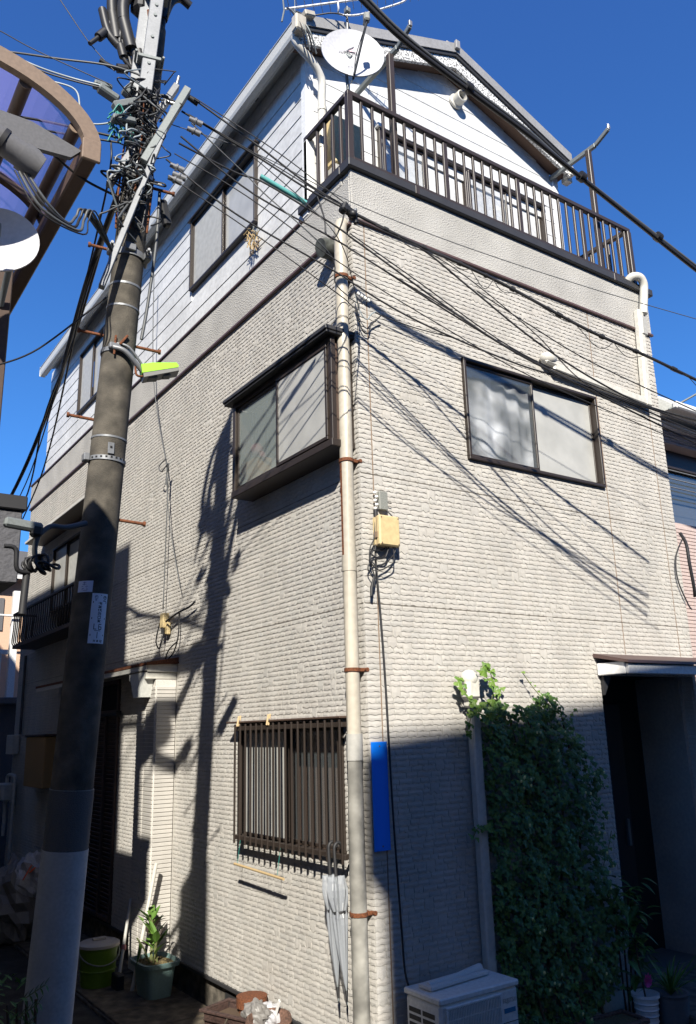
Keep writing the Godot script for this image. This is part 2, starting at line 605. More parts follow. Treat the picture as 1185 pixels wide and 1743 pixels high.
func build_house() -> void:
	var house := thing("corner_house", "three-storey corner house with embossed beige brick siding and white boarded top floor", "house")
	var RB := Basis(Vector3.RIGHT, Vector3.UP, Vector3.BACK)          # the street face, z = 0
	var LB := Basis(Vector3.BACK, Vector3.UP, Vector3.LEFT)           # the alley face, x = 0; u = z
	var rh := [[0.945, 2.43, 3.79, 4.58], [2.14, 3.30, 0.0, 2.30]]
	var lh := [[-1.46, -0.10, 3.73, 4.50], [-1.62, -0.27, 1.22, 2.00], [-5.2, -4.3, 0.22, 2.52], [-7.2, -5.0, 3.20, 4.45]]
	make_variants()
	brick_face(V(0, 0, 0), RB, -0.004, 3.35, 0.22, 5.40, rh, [0.10, 2.47, 3.18])
	brick_face(V(0, 0, 0), LB, -8.7, -0.002, 0.22, 5.37, lh + [[-3.32, -2.86, 0.0, 2.45]], [])
	# the backing walls, one per face
	var m := MB.new()
	wall_boxes(m, Vector3.ZERO, RB, 0.0, 3.35, 0.0, 5.40, rh, 0.10)
	var wall_r := part("street_wall", m, M.joint, house)
	m = MB.new()
	wall_boxes(m, Vector3.ZERO, LB, -8.7, -0.10, 0.22, 5.37, lh, 0.10)
	var wall_l := part("alley_wall", m, M.joint, house)
	# the 300 bricks that show largest are pieces of their own, the rest is one mass per face
	singles.sort_custom(func(a, b): return a[0] > b[0])
	var mass_r := MB.new()
	var mass_l := MB.new()
	for i in singles.size():
		var s: Array = singles[i]
		var street: bool = s[1].basis.z.z > 0.5
		if i < 300:
			var one := MB.new()
			add_brick(one, s[1], s[2], s[3], s[4])
			part("brick", one, M.brick, wall_r if street else wall_l)
		else:
			add_brick(mass_r if street else mass_l, s[1], s[2], s[3], s[4])
	part("brick_siding", mass_r, M.brick, wall_r).set_meta("kind", "stuff")
	part("brick_siding", mass_l, M.brick, wall_l).set_meta("kind", "stuff")
	for x in [0.10, 2.47, 3.18]:
		part("caulk_joint", cc(V(x - 0.003, 0.22 if x < 1.0 else 2.46, -0.002), V(x + 0.003, 5.40, 0.003), 0.0), M.caulk, wall_r)
	for y in [3.545, 2.7055]:
		part("panel_joint", cc(V(0.0, y - 0.0018, 0.0), V(3.349, y + 0.0018, 0.0066), 0.0), M.seam, wall_r)
		part("panel_joint", cc(V(-0.0066, y - 0.0018, -8.6), V(0.0, y + 0.0018, -0.008), 0.0), M.seam, wall_l)
	# foundation, base flashing, far walls, floors
	part("foundation", cc(V(0.03, -0.3, -8.7), V(0.13, 0.2, -0.10), 0.0), M.concrete, house)
	part("base_flashing", cc(V(-0.016, 0.195, -8.7), V(0.02, 0.222, -0.002)), M.cap_metal, house)
	for z in [-1.75, -6.0]:
		part("foundation_vent", cc(V(0.02, 0.05, z - 0.16), V(0.031, 0.16, z + 0.16), 0.0), M.black_in, house)
	m = MB.new()
	m.box(V(3.30, 2.7, -4.40), V(0.10, 5.4, 8.6), Basis(), 0.0)
	m.box(V(1.65, 2.7, -8.65), V(3.1, 5.4, 0.1), Basis(), 0.0)
	part("far_walls", m, M.plain_wall, house)
	m = MB.new()
	m.box(V(1.65, 0.1, -4.4), V(3.1, 0.2, 8.5), Basis(), 0.0)
	m.box(V(1.65, 2.75, -4.4), V(3.0, 0.2, 8.4), Basis(), 0.0)
	m.box(V(1.66, 5.70, -4.36), V(3.3, 0.14, 8.66), Basis(), 0.0)
	part("floor_slab", m, M.room_dim, house)
	m = MB.new()
	m.box(V(0.9, 3.9, -4.4), V(0.06, 2.1, 8.4), Basis(), 0.0)
	m.box(V(0.8, 1.5, -4.4), V(0.06, 2.3, 8.4), Basis(), 0.0)
	m.box(V(1.9, 4.1, -0.62), V(1.9, 2.4, 0.05), Basis(), 0.0)
	part("inner_partition", m, M.room_dim, house)
	# stucco band and its trims
	part("stucco_band", cc(V(-0.010, 5.405, -0.10), V(3.365, 5.80, 0.016), 0.006), M.stucco, house)
	part("stucco_band", cc(V(-0.016, 5.375, -8.72), V(0.08, 5.735, -0.001), 0.006), M.stucco, house)
	part("stucco_band", cc(V(-0.0155, 5.736, -0.62), V(0.08, 5.80, -0.105), 0.004), M.stucco, house)
	part("band_trim", cc(V(-0.03, 5.385, 0.0), V(3.375, 5.408, 0.028)), M.flash_brown, house)
	part("band_trim", cc(V(-0.03, 5.352, -8.72), V(0.0, 5.376, 0.0)), M.flash_brown, house)
	part("upper_flashing", cc(V(-0.032, 5.735, -8.72), V(0.01, 5.758, -0.64)), M.flash_brown, house)
	# balcony cap: two overlapping metal copings
	var cap := part("balcony_coping", cc(V(-0.045, 5.80, -0.08), V(3.42, 5.868, 0.05), 0.006), M.cap_metal, house)
	part("coping_side", cc(V(-0.048, 5.801, -0.66), V(0.09, 5.866, -0.082), 0.006), M.cap_metal, cap)
	part("coping_side", cc(V(3.25, 5.801, -0.66), V(3.421, 5.866, -0.082), 0.006), M.cap_metal, cap)
	part("coping_joint", cc(V(0.56, 5.799, -0.02), V(0.60, 5.8685, 0.0525)), M.rail_metal, cap)
	part("coping_joint", cc(V(2.86, 5.799, -0.02), V(2.90, 5.8685, 0.0525)), M.rail_metal, cap)
	build_railing(house)
	build_top_floor(house)
	build_windows(house)
	build_pipes(house)
	build_doors(house)

func build_railing(house: Node3D) -> void:
	var r := part("balcony_railing", cc(V(-0.025, 6.43, -0.022), V(3.235, 6.475, 0.022), 0.006), M.rail_metal, house)
	part("top_rail", cc(V(-0.024, 6.431, -0.60), V(0.022, 6.474, -0.024), 0.006), M.rail_metal, r)
	part("top_rail", cc(V(3.19, 6.431, -0.60), V(3.234, 6.474, -0.024), 0.006), M.rail_metal, r)
	part("bottom_rail", cc(V(0.03, 5.895, -0.014), V(3.20, 5.92, 0.014)), M.rail_metal, r)
	for i in 31:
		var x := 0.115 + i * 0.1015
		var big: bool = i in [8, 16, 24]
		var w := 0.042 if big else 0.020
		part("baluster", cc(V(x - w * 0.5, 5.870 if big else 5.915, -0.011), V(x + w * 0.5, 6.432, 0.011), 0.003), M.rail_metal, r)
	for x in [0.0, 3.212]:
		part("corner_post", cc(V(x - 0.026, 5.866, -0.026), V(x + 0.026, 6.434, 0.026), 0.004), M.rail_metal, r)
		part("end_post", cc(V(x - 0.022, 5.866, -0.60), V(x + 0.022, 6.434, -0.555), 0.004), M.rail_metal, r)
		part("bottom_rail", cc(V(x - 0.014, 5.895, -0.56), V(x + 0.014, 5.92, -0.02)), M.rail_metal, r)
		for i in 4:
			var z := -0.115 - i * 0.105
			part("baluster", cc(V(x - 0.011, 5.915, z - 0.011), V(x + 0.011, 6.432, z + 0.011), 0.003), M.rail_metal, r)
	# laundry posts: a tall brown post with a hooked arm that reaches out from the gable
	for k in 2:
		var x: float = [0.47, 2.86][k]
		var ty: float = [7.10, 7.24][k]
		var p := part("laundry_post", cc(V(x - 0.024, 5.868, -0.09), V(x + 0.024, ty, -0.045), 0.004), M.rail_metal, house)
		var a := MB.new()
		a.bar(V(x + 0.03, ty + 0.02, -0.575), V(x + 0.03, ty + 0.03, 0.0), 0.045, 0.035, Vector3.UP, 0.004)
		a.bar(V(x + 0.03, ty + 0.03, 0.0), V(x + 0.03, ty + 0.10, 0.16), 0.04, 0.03, Vector3.UP, 0.004)
		part("hanger_arm", a, M.galv_dark, p)
		part("arm_plate", bx(V(x + 0.03, ty + 0.12, 0.165), V(0.03, 0.05, 0.02)), M.steel_bright, p)

func build_top_floor(house: Node3D) -> void:
	var zg := -0.58
	var ax := 1.52
	# gable: top surface of the roof runs 8.01 - 0.37 * |x - 1.52|
	var g := PackedVector2Array([Vector2(0.02, 5.77), Vector2(2.94, 5.77), Vector2(2.94, 7.30), Vector2(ax, 7.835), Vector2(0.02, 7.28)])
	var m := MB.new()
	m.prism(g, V(0, 0, zg - 0.05), Vector3.RIGHT, Vector3.UP, 0.045)
	var gable := part("gable_wall", m, M.white_board, house)
	var win := Rect2(0.70, 5.86, 2.02, 1.02)
	for i in 13:
		var y := 5.775 + i * 0.162
		var pieces := []
		if y + 0.15 < 6.88:
			pieces = [[0.0, 0.70], [2.72, 2.96]]
		else:
			pieces = [[0.0, 2.96]]
		for pc in pieces:
			var a: float = pc[0]
			var b: float = pc[1]
			var top := y + 0.166
			var lo := y
			# trim the ends to the slope
			var a2 := maxf(a, ax - (7.835 - top) / 0.37) if top > 7.28 else a
			var b2 := minf(b, ax + (7.835 - top) / 0.37) if top > 7.28 else b
			var a1 := maxf(a, ax - (7.835 - lo) / 0.37) if lo > 7.28 else a
			var b1 := minf(b, ax + (7.835 - lo) / 0.37) if lo > 7.28 else b
			if b1 - a1 < 0.05:
				continue
			if b2 < a2:
				a2 = ax - 0.01
				b2 = ax + 0.01
				top = 7.83
			var q := MB.new()
			var f := V(0, 0, zg + 0.014)
			var k := V(0, 0, zg + 0.004)
			q.quad(V(a1, lo, 0) + f, V(b1, lo, 0) + f, V(b2, top - 0.006, 0) + k + V(0, 0, 0.006), V(a2, top - 0.006, 0) + k + V(0, 0, 0.006), Vector3.BACK)
			q.quad(V(a1, lo, zg), V(b1, lo, zg), V(b1, lo, 0) + f, V(a1, lo, 0) + f, Vector3.DOWN)
			q.quad(V(a2, top, zg), V(b2, top, zg), V(b2, top - 0.006, zg + 0.010), V(a2, top - 0.006, zg + 0.010), Vector3.UP)
			q.quad(V(a1, lo, zg), V(a1, lo, 0) + f, V(a2, top - 0.006, zg + 0.010), V(a2, top, zg), Vector3.LEFT)
			q.quad(V(b1, lo, zg), V(b1, lo, 0) + f, V(b2, top - 0.006, zg + 0.010), V(b2, top, zg), Vector3.RIGHT)
			part("siding_board", q, M.white_board, gable)
	# alley side of the top floor
	var LB := Basis(Vector3.BACK, Vector3.UP, Vector3.LEFT)
	var holes := [[-2.75, -1.38, 6.18, 6.96], [-6.42, -5.40, 6.14, 7.02]]
	m = MB.new()
	wall_boxes(m, V(0.008, 0, 0), LB, -8.0, -0.585, 5.74, 7.40, holes, 0.08)
	var sidew := part("boarded_wall", m, M.white_board, house)
	for i in 10:
		var y := 5.760 + i * 0.162
		var spans := []
		var cuts := []
		for h in holes:
			if y + 0.12 > h[2] and y + 0.04 < h[3]:
				cuts.append(h)
		if cuts.is_empty():
			spans = [[-8.0, -4.2], [-4.197, -0.626]]
		else:
			spans = [[-8.0, -6.42], [-5.40, -4.2], [-4.197, -2.75], [-1.38, -0.625]]
		for s in spans:
			var q := MB.new()
			var t := y + 0.164
			q.quad(V(-0.009, y, s[0]), V(-0.009, y, s[1]), V(-0.003, t - 0.006, s[1]), V(-0.003, t - 0.006, s[0]), Vector3.LEFT)
			q.quad(V(0.008, y, s[0]), V(0.008, y, s[1]), V(-0.009, y, s[1]), V(-0.009, y, s[0]), Vector3.DOWN)
			q.quad(V(0.008, t, s[0]), V(0.008, t, s[1]), V(-0.003, t - 0.006, s[1]), V(-0.003, t - 0.006, s[0]), Vector3.UP)
			q.quad(V(0.008, y, s[0]), V(-0.009, y, s[0]), V(-0.003, t, s[0]), V(0.008, t, s[0]), Vector3.FORWARD)
			q.quad(V(0.008, y, s[1]), V(-0.009, y, s[1]), V(-0.003, t, s[1]), V(0.008, t, s[1]), Vector3.BACK)
			part("siding_board", q, M.white_board, sidew)
	part("corner_trim", cc(V(-0.022, 5.76, -0.628), V(0.052, 7.36, -0.552), 0.004), M.white_paint, house)
	part("corner_trim", cc(V(2.91, 5.76, -0.628), V(2.985, 7.30, -0.552), 0.004), M.white_paint, house)
	m = MB.new()
	m.box(V(2.92, 6.5, -4.3), V(0.08, 1.5, 7.4), Basis(), 0.0)
	m.box(V(1.48, 6.5, -7.96), V(2.8, 1.5, 0.08), Basis(), 0.0)
	m.box(V(1.48, 6.5, -1.5), V(2.7, 1.5, 0.04), Basis(), 0.0)
	part("far_walls", m, M.room_dim, house)
	# roof: two slopes of metal, verge capping, weathered bargeboard, brown soffit, gutter
	var sl := 0.37
	var zf := -0.39
	var zb := -7.80
	for sg in [-1.0, 1.0]:
		var ex: float = ax + sg * (1.70 if sg < 0 else 1.50)
		var ey: float = 8.01 - sl * absf(ex - ax)
		m = MB.new()
		var q := PackedVector2Array([Vector2(ax, 8.01), Vector2(ex, ey), Vector2(ex, ey - 0.03), Vector2(ax, 7.98)])
		m.prism(q, V(0, 0, zb), Vector3.RIGHT, Vector3.UP, zf - zb - 0.002)
		var roof := part("roof", m, M.roof_metal, house)
		# verge
		m = MB.new()
		m.prism(PackedVector2Array([Vector2(ax, 8.035), Vector2(ex, ey + 0.025), Vector2(ex, ey - 0.075), Vector2(ax, 7.935)]), V(0, 0, zf - 0.06), Vector3.RIGHT, Vector3.UP, 0.075)
		part("verge_capping", m, M.roof_metal, roof)
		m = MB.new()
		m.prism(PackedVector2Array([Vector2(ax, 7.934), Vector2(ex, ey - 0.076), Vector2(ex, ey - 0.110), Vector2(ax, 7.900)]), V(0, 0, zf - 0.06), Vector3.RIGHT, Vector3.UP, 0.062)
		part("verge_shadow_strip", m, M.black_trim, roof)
		m = MB.new()
		m.prism(PackedVector2Array([Vector2(ax, 7.899), Vector2(ex - sg * 0.02, ey - 0.104), Vector2(ex - sg * 0.02, ey - 0.225), Vector2(ax, 7.785)]), V(0, 0, zf - 0.045), Vector3.RIGHT, Vector3.UP, 0.03)
		part("bargeboard", m, M.barge, roof)
		m = MB.new()
		m.prism(PackedVector2Array([Vector2(ax, 7.850), Vector2(ex, ey - 0.160), Vector2(ex, ey - 0.172), Vector2(ax, 7.838)]), V(0, 0, zg), Vector3.RIGHT, Vector3.UP, zf - 0.046 - zg)
		part("rake_soffit", m, M.soffit_brown, roof)
		if sg < 0:
			# eave along the alley: sloping grey soffit, fascia and gutter
			m = MB.new()
			m.prism(PackedVector2Array([Vector2(0.0, 7.385), Vector2(-0.13, 7.337), Vector2(-0.13, 7.325), Vector2(0.0, 7.373)]), V(0, 0, zb), Vector3.RIGHT, Vector3.UP, zf - 0.05 - zb)
			part("eave_soffit", m, M.soffit_grey, roof)
			for zz in [-1.3, -2.0, -2.7, -3.4, -4.1, -4.8, -5.5, -6.2, -6.9]:
				part("soffit_vent", bx(V(-0.07, 7.344, zz), V(0.03, 0.012, 0.05), 0.002, Basis(Vector3.BACK, 0.36)), M.black_trim, roof)
			part("fascia", cc(V(-0.148, 7.22, zb), V(-0.131, 7.365, zf)), M.gutter, roof)
			m = MB.new()
			var prof := [Vector2(-0.150, 7.335), Vector2(-0.153, 7.22), Vector2(-0.163, 7.195), Vector2(-0.19, 7.185), Vector2(-0.218, 7.195), Vector2(-0.228, 7.22), Vector2(-0.235, 7.31)]
			for i in prof.size() - 1:
				var a: Vector2 = prof[i]
				var b: Vector2 = prof[i + 1]
				var o2 := Vector2(b.y - a.y, a.x - b.x)
				m.quad(V(a.x, a.y, zb), V(b.x, b.y, zb), V(b.x, b.y, zf + 0.02), V(a.x, a.y, zf + 0.02), V(-absf(o2.x) if i > 1 else 1.0, -0.3, 0))
			m.box(V(-0.192, 7.265, zf + 0.022), V(0.088, 0.15, 0.008))
			m.box(V(-0.192, 7.265, zb), V(0.086, 0.15, 0.008))
			m.tube([V(-0.235, 7.31, zb), V(-0.235, 7.31, zf + 0.02)], 0.007, 6)
			part("gutter", m, M.gutter, roof)
			for zz in [-0.75, -1.6, -2.4, -3.2, -4.0, -4.8, -5.6, -6.4, -7.2]:
				part("gutter_bracket", bx(V(-0.19, 7.325, zz), V(0.10, 0.008, 0.022)), M.galv, roof)
	part("ridge_cap", bx(V(ax, 8.045, -4.10), V(0.16, 0.035, 7.38), 0.01), M.roof_metal, house)
	part("ridge_end", bx(V(ax, 8.00, zf + 0.03), V(0.05, 0.09, 0.03), 0.004), M.roof_metal, house)
	m = MB.new()
	m.box(V(3.02, 7.30, -0.44), V(0.06, 0.11, 0.10), Basis(), 0.006)
	m.box(V(3.05, 7.25, -0.49), V(0.08, 0.06, 0.08), Basis(), 0.006)
	part("eave_end", m, M.gutter, house)
	m = MB.new()
	m.box(V(-0.20, 7.26, -0.35), V(0.10, 0.15, 0.08), Basis(), 0.012)
	m.box(V(-0.11, 7.41, -0.36), V(0.10, 0.05, 0.08), Basis(Vector3.BACK, 0.3), 0.008)
	part("gutter_end_box", m, M.pvc_cream, house)
	# round vent hood in the gable
	m = MB.new()
	var vx := Transform3D(Basis(Vector3.RIGHT, -PI / 2 + 0.25), V(1.64, 7.58, zg + 0.02))
	vx.basis = Basis(Vector3.RIGHT, PI / 2)
	m.lathe([Vector2(0.075, 0.0), Vector2(0.075, 0.02), Vector2(0.06, 0.03), Vector2(0.058, 0.10), Vector2(0.050, 0.105), Vector2(0.047, 0.06)], vx, 20)
	var vent := part("vent_hood", m, M.pvc_white, house)
	m = MB.new()
	m.lathe([Vector2(0.05, 0.055), Vector2(0.0, 0.055)], vx, 16)
	part("vent_mouth", m, M.black_in, vent)

func build_windows(house: Node3D) -> void:
	# gable sliding doors behind the railing
	var w := sliding(house, V(0.70, 5.86, -0.56), Vector3.RIGHT, 1.01, 1.0, M.brown_metal, ["glass", "glass"])
	part("lace_curtain", pleats(V(0.74, 5.88, -0.68), Vector3.RIGHT, Vector3.BACK, 0.92, 0.50, 0.014, 11), M.lace, w)
	w = sliding(house, V(1.71, 5.86, -0.56), Vector3.RIGHT, 1.01, 1.0, M.brown_metal, ["glass", "glass"])
	part("lace_curtain", pleats(V(1.75, 5.88, -0.68), Vector3.RIGHT, Vector3.BACK, 0.60, 0.55, 0.014, 8), M.lace, w)
	part("lace_curtain", pleats(V(2.38, 5.88, -0.67), Vector3.RIGHT, Vector3.BACK, 0.28, 0.66, 0.012, 4), M.lace, w)
	part("window_head", cc(V(0.68, 6.862, -0.565), V(2.74, 6.90, -0.52), 0.004), M.white_paint, house)
	# second-floor window in the street face
	w = sliding(house, V(0.945, 3.79, 0.022), Vector3.RIGHT, 1.485, 0.79, M.brown_metal, ["glass", "frost_gloss"], 0.02)
	part("curtain", pleats(V(0.98, 3.82, -0.06), Vector3.RIGHT, Vector3.BACK, 0.72, 0.72, 0.010, 4), M.curtain, w)
	# top floor alley windows
	w = sliding(house, V(-0.010, 6.18, -2.75), Vector3.BACK, 1.37, 0.78, M.brown_metal, ["frost", "frost_gloss"], 0.0)
	part("window_hood", cc(V(-0.06, 6.955, -2.78), V(0.0, 6.975, -1.35)), M.brown_metal, w)
	w = sliding(house, V(-0.010, 6.14, -6.42), Vector3.BACK, 1.02, 0.88, M.brown_metal, ["frost", "frost_gloss"], 0.0)
	# bay window: a shallow box with its own roof
	var b := MB.new()
	b.box(V(-0.09, 3.735, -0.755), V(0.20, 0.05, 1.43), Basis(), 0.004)
	b.box(V(-0.165, 4.47, -0.755), V(0.035, 0.055, 1.42), Basis(), 0.003)
	for z in [-1.445, -0.065]:
		b.box(V(-0.165, 4.10, z), V(0.036, 0.69, 0.045), Basis(), 0.003)
		b.box(V(-0.02, 4.10, z), V(0.04, 0.69, 0.04), Basis(), 0.003)
	var bay := part("bay_window", b, M.brown_metal, house)
	part("bay_roof", cc(V(-0.245, 4.502, -1.53), V(0.0, 4.535, -0.005), 0.005), M.cap_metal, bay)
	part("bay_fascia", cc(V(-0.235, 4.482, -1.52), V(-0.0, 4.501, -0.012), 0.003), M.black_trim, bay)
	part("bay_side_panel", cc(V(-0.147, 3.762, -0.075), V(-0.041, 4.44, -0.055)), M.umber_metal, bay)
	part("bay_side_panel", cc(V(-0.147, 3.762, -1.455), V(-0.041, 4.44, -1.435)), M.umber_metal, bay)
	for k in 2:
		var z0: float = [-1.42, -0.765][k]
		var s := MB.new()
		frame(s, V(-0.168 + k * 0.016 * 0.0 - (0.012 if k == 1 else -0.012), 3.765, z0), Vector3.BACK, Vector3.UP, 0.672, 0.675, 0.026, 0.022)
		part("sash", s, M.brown_metal, bay)
		part("pane", slab(V(-0.168 - (0.012 if k == 1 else -0.012), 3.788, z0 + 0.024), Vector3.BACK, Vector3.UP, 0.624, 0.63, 0.005), M.hazy if k == 0 else M.frost_gloss, bay)
	# what stands inside the clear half of the bay
	part("shelf_board", cc(V(-0.13, 3.761, -1.42), V(0.5, 3.764, -0.08), 0.0), M.white_paint, bay)
	part("carton", cc(V(-0.10, 3.766, -1.40), V(0.02, 4.0, -1.20)), M.carton, bay)
	var pk := MB.new()
	pk.ball(V(-0.07, 4.07, -1.27), V(0.055, 0.055, 0.055), 12)
	pk.ball(V(-0.05, 4.00, -1.22), V(0.03, 0.05, 0.03), 8)
	part("toy", pk, M.rose, bay)
	part("blue_box", cc(V(-0.10, 3.766, -1.08), V(0.0, 3.83, -0.92)), M.sky_blue, bay)
	part("inner_blind", cc(V(0.12, 3.77, -1.46), V(0.125, 4.49, -0.10), 0.0), M.frost, bay)
	# ground-floor window behind bars
	w = sliding(house, V(-0.012, 1.22, -1.62), Vector3.BACK, 1.35, 0.78, M.brown_metal, ["frost_gloss", "glass"], 0.0)
	part("blind", cc(V(0.10, 1.22, -1.02), V(0.105, 2.0, -0.25), 0.0), M.blind_brown, w)
	part("window_hood", cc(V(-0.12, 2.022, -1.66), V(0.0, 2.036, -0.14)), M.umber_metal, w)
	var gb := MB.new()
	gb.box(V(-0.10, 1.985, -0.83), V(0.022, 0.03, 1.40))
	gb.box(V(-0.10, 1.245, -0.83), V(0.022, 0.03, 1.40))
	gb.box(V(-0.055, 1.985, -1.52), V(0.09, 0.03, 0.02))
	gb.box(V(-0.055, 1.245, -1.52), V(0.09, 0.03, 0.02))
	gb.box(V(-0.055, 1.985, -0.15), V(0.09, 0.03, 0.02))
	gb.box(V(-0.055, 1.245, -0.15), V(0.09, 0.03, 0.02))
	var gr := part("window_grille", gb, M.brown_metal, house)
	for i in 18:
		var z := -1.52 + i * 0.0805
		part("bar", cc(V(-0.120, 1.205, z - 0.007), V(-0.108, 2.015, z + 0.007), 0.002), M.brown_metal, gr)
	# alley second floor: shaded window, its eave, and a barred balcony
	sliding(house, V(0.01, 3.58, -7.2), Vector3.BACK, 2.2, 0.87, M.brown_metal, ["frost_gloss", "frost", "frost", "glass"], 0.0)
	var ev := MB.new()
	ev.prism(PackedVector2Array([Vector2(0.0, 4.72), Vector2(-0.26, 4.62), Vector2(-0.26, 4.60), Vector2(0.0, 4.60)]), V(0, 0, -7.75), Vector3.RIGHT, Vector3.UP, 3.0)
	part("lower_eave", ev, M.umber_metal, house)
	part("eave_flashing", cc(V(-0.268, 4.605, -7.77), V(-0.255, 4.64, -4.73)), M.gutter, house)
	part("balcony_slab", cc(V(-0.31, 3.15, -7.85), V(0.0, 3.20, -4.75)), M.umber_metal, house)
	var br := part("barred_balcony", cc(V(-0.325, 3.605, -7.88), V(-0.29, 3.635, -4.73)), M.brown_metal, house)
	part("rail_end", cc(V(-0.325, 3.606, -7.88), V(0.0, 3.634, -7.852)), M.brown_metal, br)
	part("rail_end", cc(V(-0.29, 3.606, -4.76), V(0.0, 3.634, -4.732)), M.brown_metal, br)
	for i in 32:
		var z := -7.86 + i * 0.1
		part("bar", tb(curve([V(-0.308, 3.61, z), V(-0.308, 3.42, z), V(-0.318, 3.28, z), V(-0.312, 3.22, z), V(-0.285, 3.19, z)], 2), 0.009, 5), M.brown_metal, br)
	for i in 3:
		part("bar", tb([V(-0.22 + i * 0.08, 3.61, -7.866), V(-0.22 + i * 0.08, 3.19, -7.866)], 0.009, 5), M.brown_metal, br)

func build_pipes(house: Node3D) -> void:
	# the cream downpipe at the corner, patched with a grey length low down
	var x := -0.078
	var z := -0.045
	var m := MB.new()
	m.tube([V(x, 1.92, z), V(x, 5.26, z)], 0.046, 20)
	m.tube([V(x, 2.9, z), V(x, 3.0, z)], 0.0495, 20)
	m.tube([V(x, 4.62, z), V(x, 4.70, z)], 0.0495, 20)
	var dp := part("downpipe", m, M.pvc_cream, house)
	part("lower_length", tb([V(x, 0.02, z), V(x, 1.80, z)], 0.047, 20), M.pvc_lower, dp)
	part("pipe_socket", tb([V(x, 1.78, z), V(x, 1.93, z)], 0.052, 20), M.pvc_grey, dp)
	for y in [0.96, 2.30, 3.62, 4.94]:
		var k := MB.new()
		k.tube([V(x, y - 0.011, z), V(x, y + 0.011, z)], 0.053, 18)
		k.box(V(x + 0.058, y, z + 0.030), V(0.045, 0.022, 0.012), Basis(), 0.002)
		k.tube([V(x + 0.078, y, z + 0.018), V(x + 0.078, y, z + 0.055)], 0.013, 8)
		k.bar(V(x + 0.06, y, z + 0.03), V(0.0, y, z - 0.04), 0.014, 0.014)
		part("pipe_clamp", k, M.rust, dp)
	part("rust_streak", cc(V(x - 0.0475, 2.95, z - 0.012), V(x - 0.0455, 3.60, z + 0.006), 0.0), M.rust, dp)
	part("elbow", tb(curve([V(x, 5.25, z), V(x, 5.33, z), V(-0.03, 5.40, -0.09), V(0.02, 5.41, -0.12)], 4), 0.045, 16), M.pvc_cream, dp)
	# range-hood outlet under the band
	m = MB.new()
	m.tube([V(0.02, 5.26, -0.22), V(-0.10, 5.26, -0.22), V(-0.13, 5.25, -0.22)], [0.070, 0.072, 0.066], 16)
	part("exhaust_pipe", m, M.hood_grey, house)
	# rain pipe from the roof gutter down the gable corner
	m = MB.new()
	m.tube(curve([V(-0.20, 7.20, -0.42), V(-0.17, 7.14, -0.42), V(-0.02, 7.05, -0.43), V(0.065, 6.95, -0.45), V(0.075, 6.80, -0.47), V(0.075, 6.5, -0.47), V(0.075, 5.87, -0.47)], 5), 0.032, 14)
	m.tube([V(0.075, 6.68, -0.47), V(0.075, 6.71, -0.47)], 0.036, 14)
	m.tube([V(0.075, 6.33, -0.47), V(0.075, 6.36, -0.47)], 0.036, 14)
	part("gable_rain_pipe", m, M.pvc_white, house)
	# boxed air-conditioner ducts on the street face
	m = MB.new()
	m.tube(curve([V(3.10, 5.88, 0.02), V(3.12, 5.91, 0.06), V(3.19, 5.91, 0.085), V(3.235, 5.86, 0.085), V(3.24, 5.78, 0.075), V(3.20, 5.55, 0.065)], 5), 0.038, 12)
	m.box(V(3.13, 5.13, 0.045), V(0.075, 0.90, 0.065), Basis(Vector3.BACK, -0.06), 0.012)
	m.box(V(2.50, 4.69, 0.045), V(1.22, 0.075, 0.065), Basis(Vector3.BACK, -0.045), 0.012)
	m.box(V(3.10, 4.67, 0.045), V(0.09, 0.09, 0.07), Basis(), 0.012)
	var d := part("duct_cover", m, M.pvc_white, house)
	part("duct_sleeve", bx(V(3.17, 5.42, 0.05), V(0.085, 0.20, 0.075), 0.012, Basis(Vector3.BACK, -0.06)), M.pvc_grey, d)
	m = MB.new()
	m.ball(V(1.85, 4.775, 0.055), V(0.085, 0.05, 0.055), 14)
	m.box(V(1.86, 4.75, 0.05), V(0.13, 0.07, 0.07), Basis(Vector3.BACK, -0.1), 0.02)
	part("duct_cap", m, M.pvc_white, d)
	m = MB.new()
	m.box(V(0.80, 1.28, 0.045), V(0.072, 1.50, 0.062), Basis(), 0.01)
	var d2 := part("duct_cover", m, M.pvc_white, house)
	m = MB.new()
	m.box(V(0.77, 2.19, 0.06), V(0.115, 0.15, 0.10), Basis(), 0.04)
	m.ball(V(0.765, 2.25, 0.065), V(0.062, 0.06, 0.055), 14)
	m.box(V(0.785, 2.10, 0.05), V(0.085, 0.06, 0.07), Basis(), 0.01)
	part("duct_cap", m, M.pvc_white, d2)

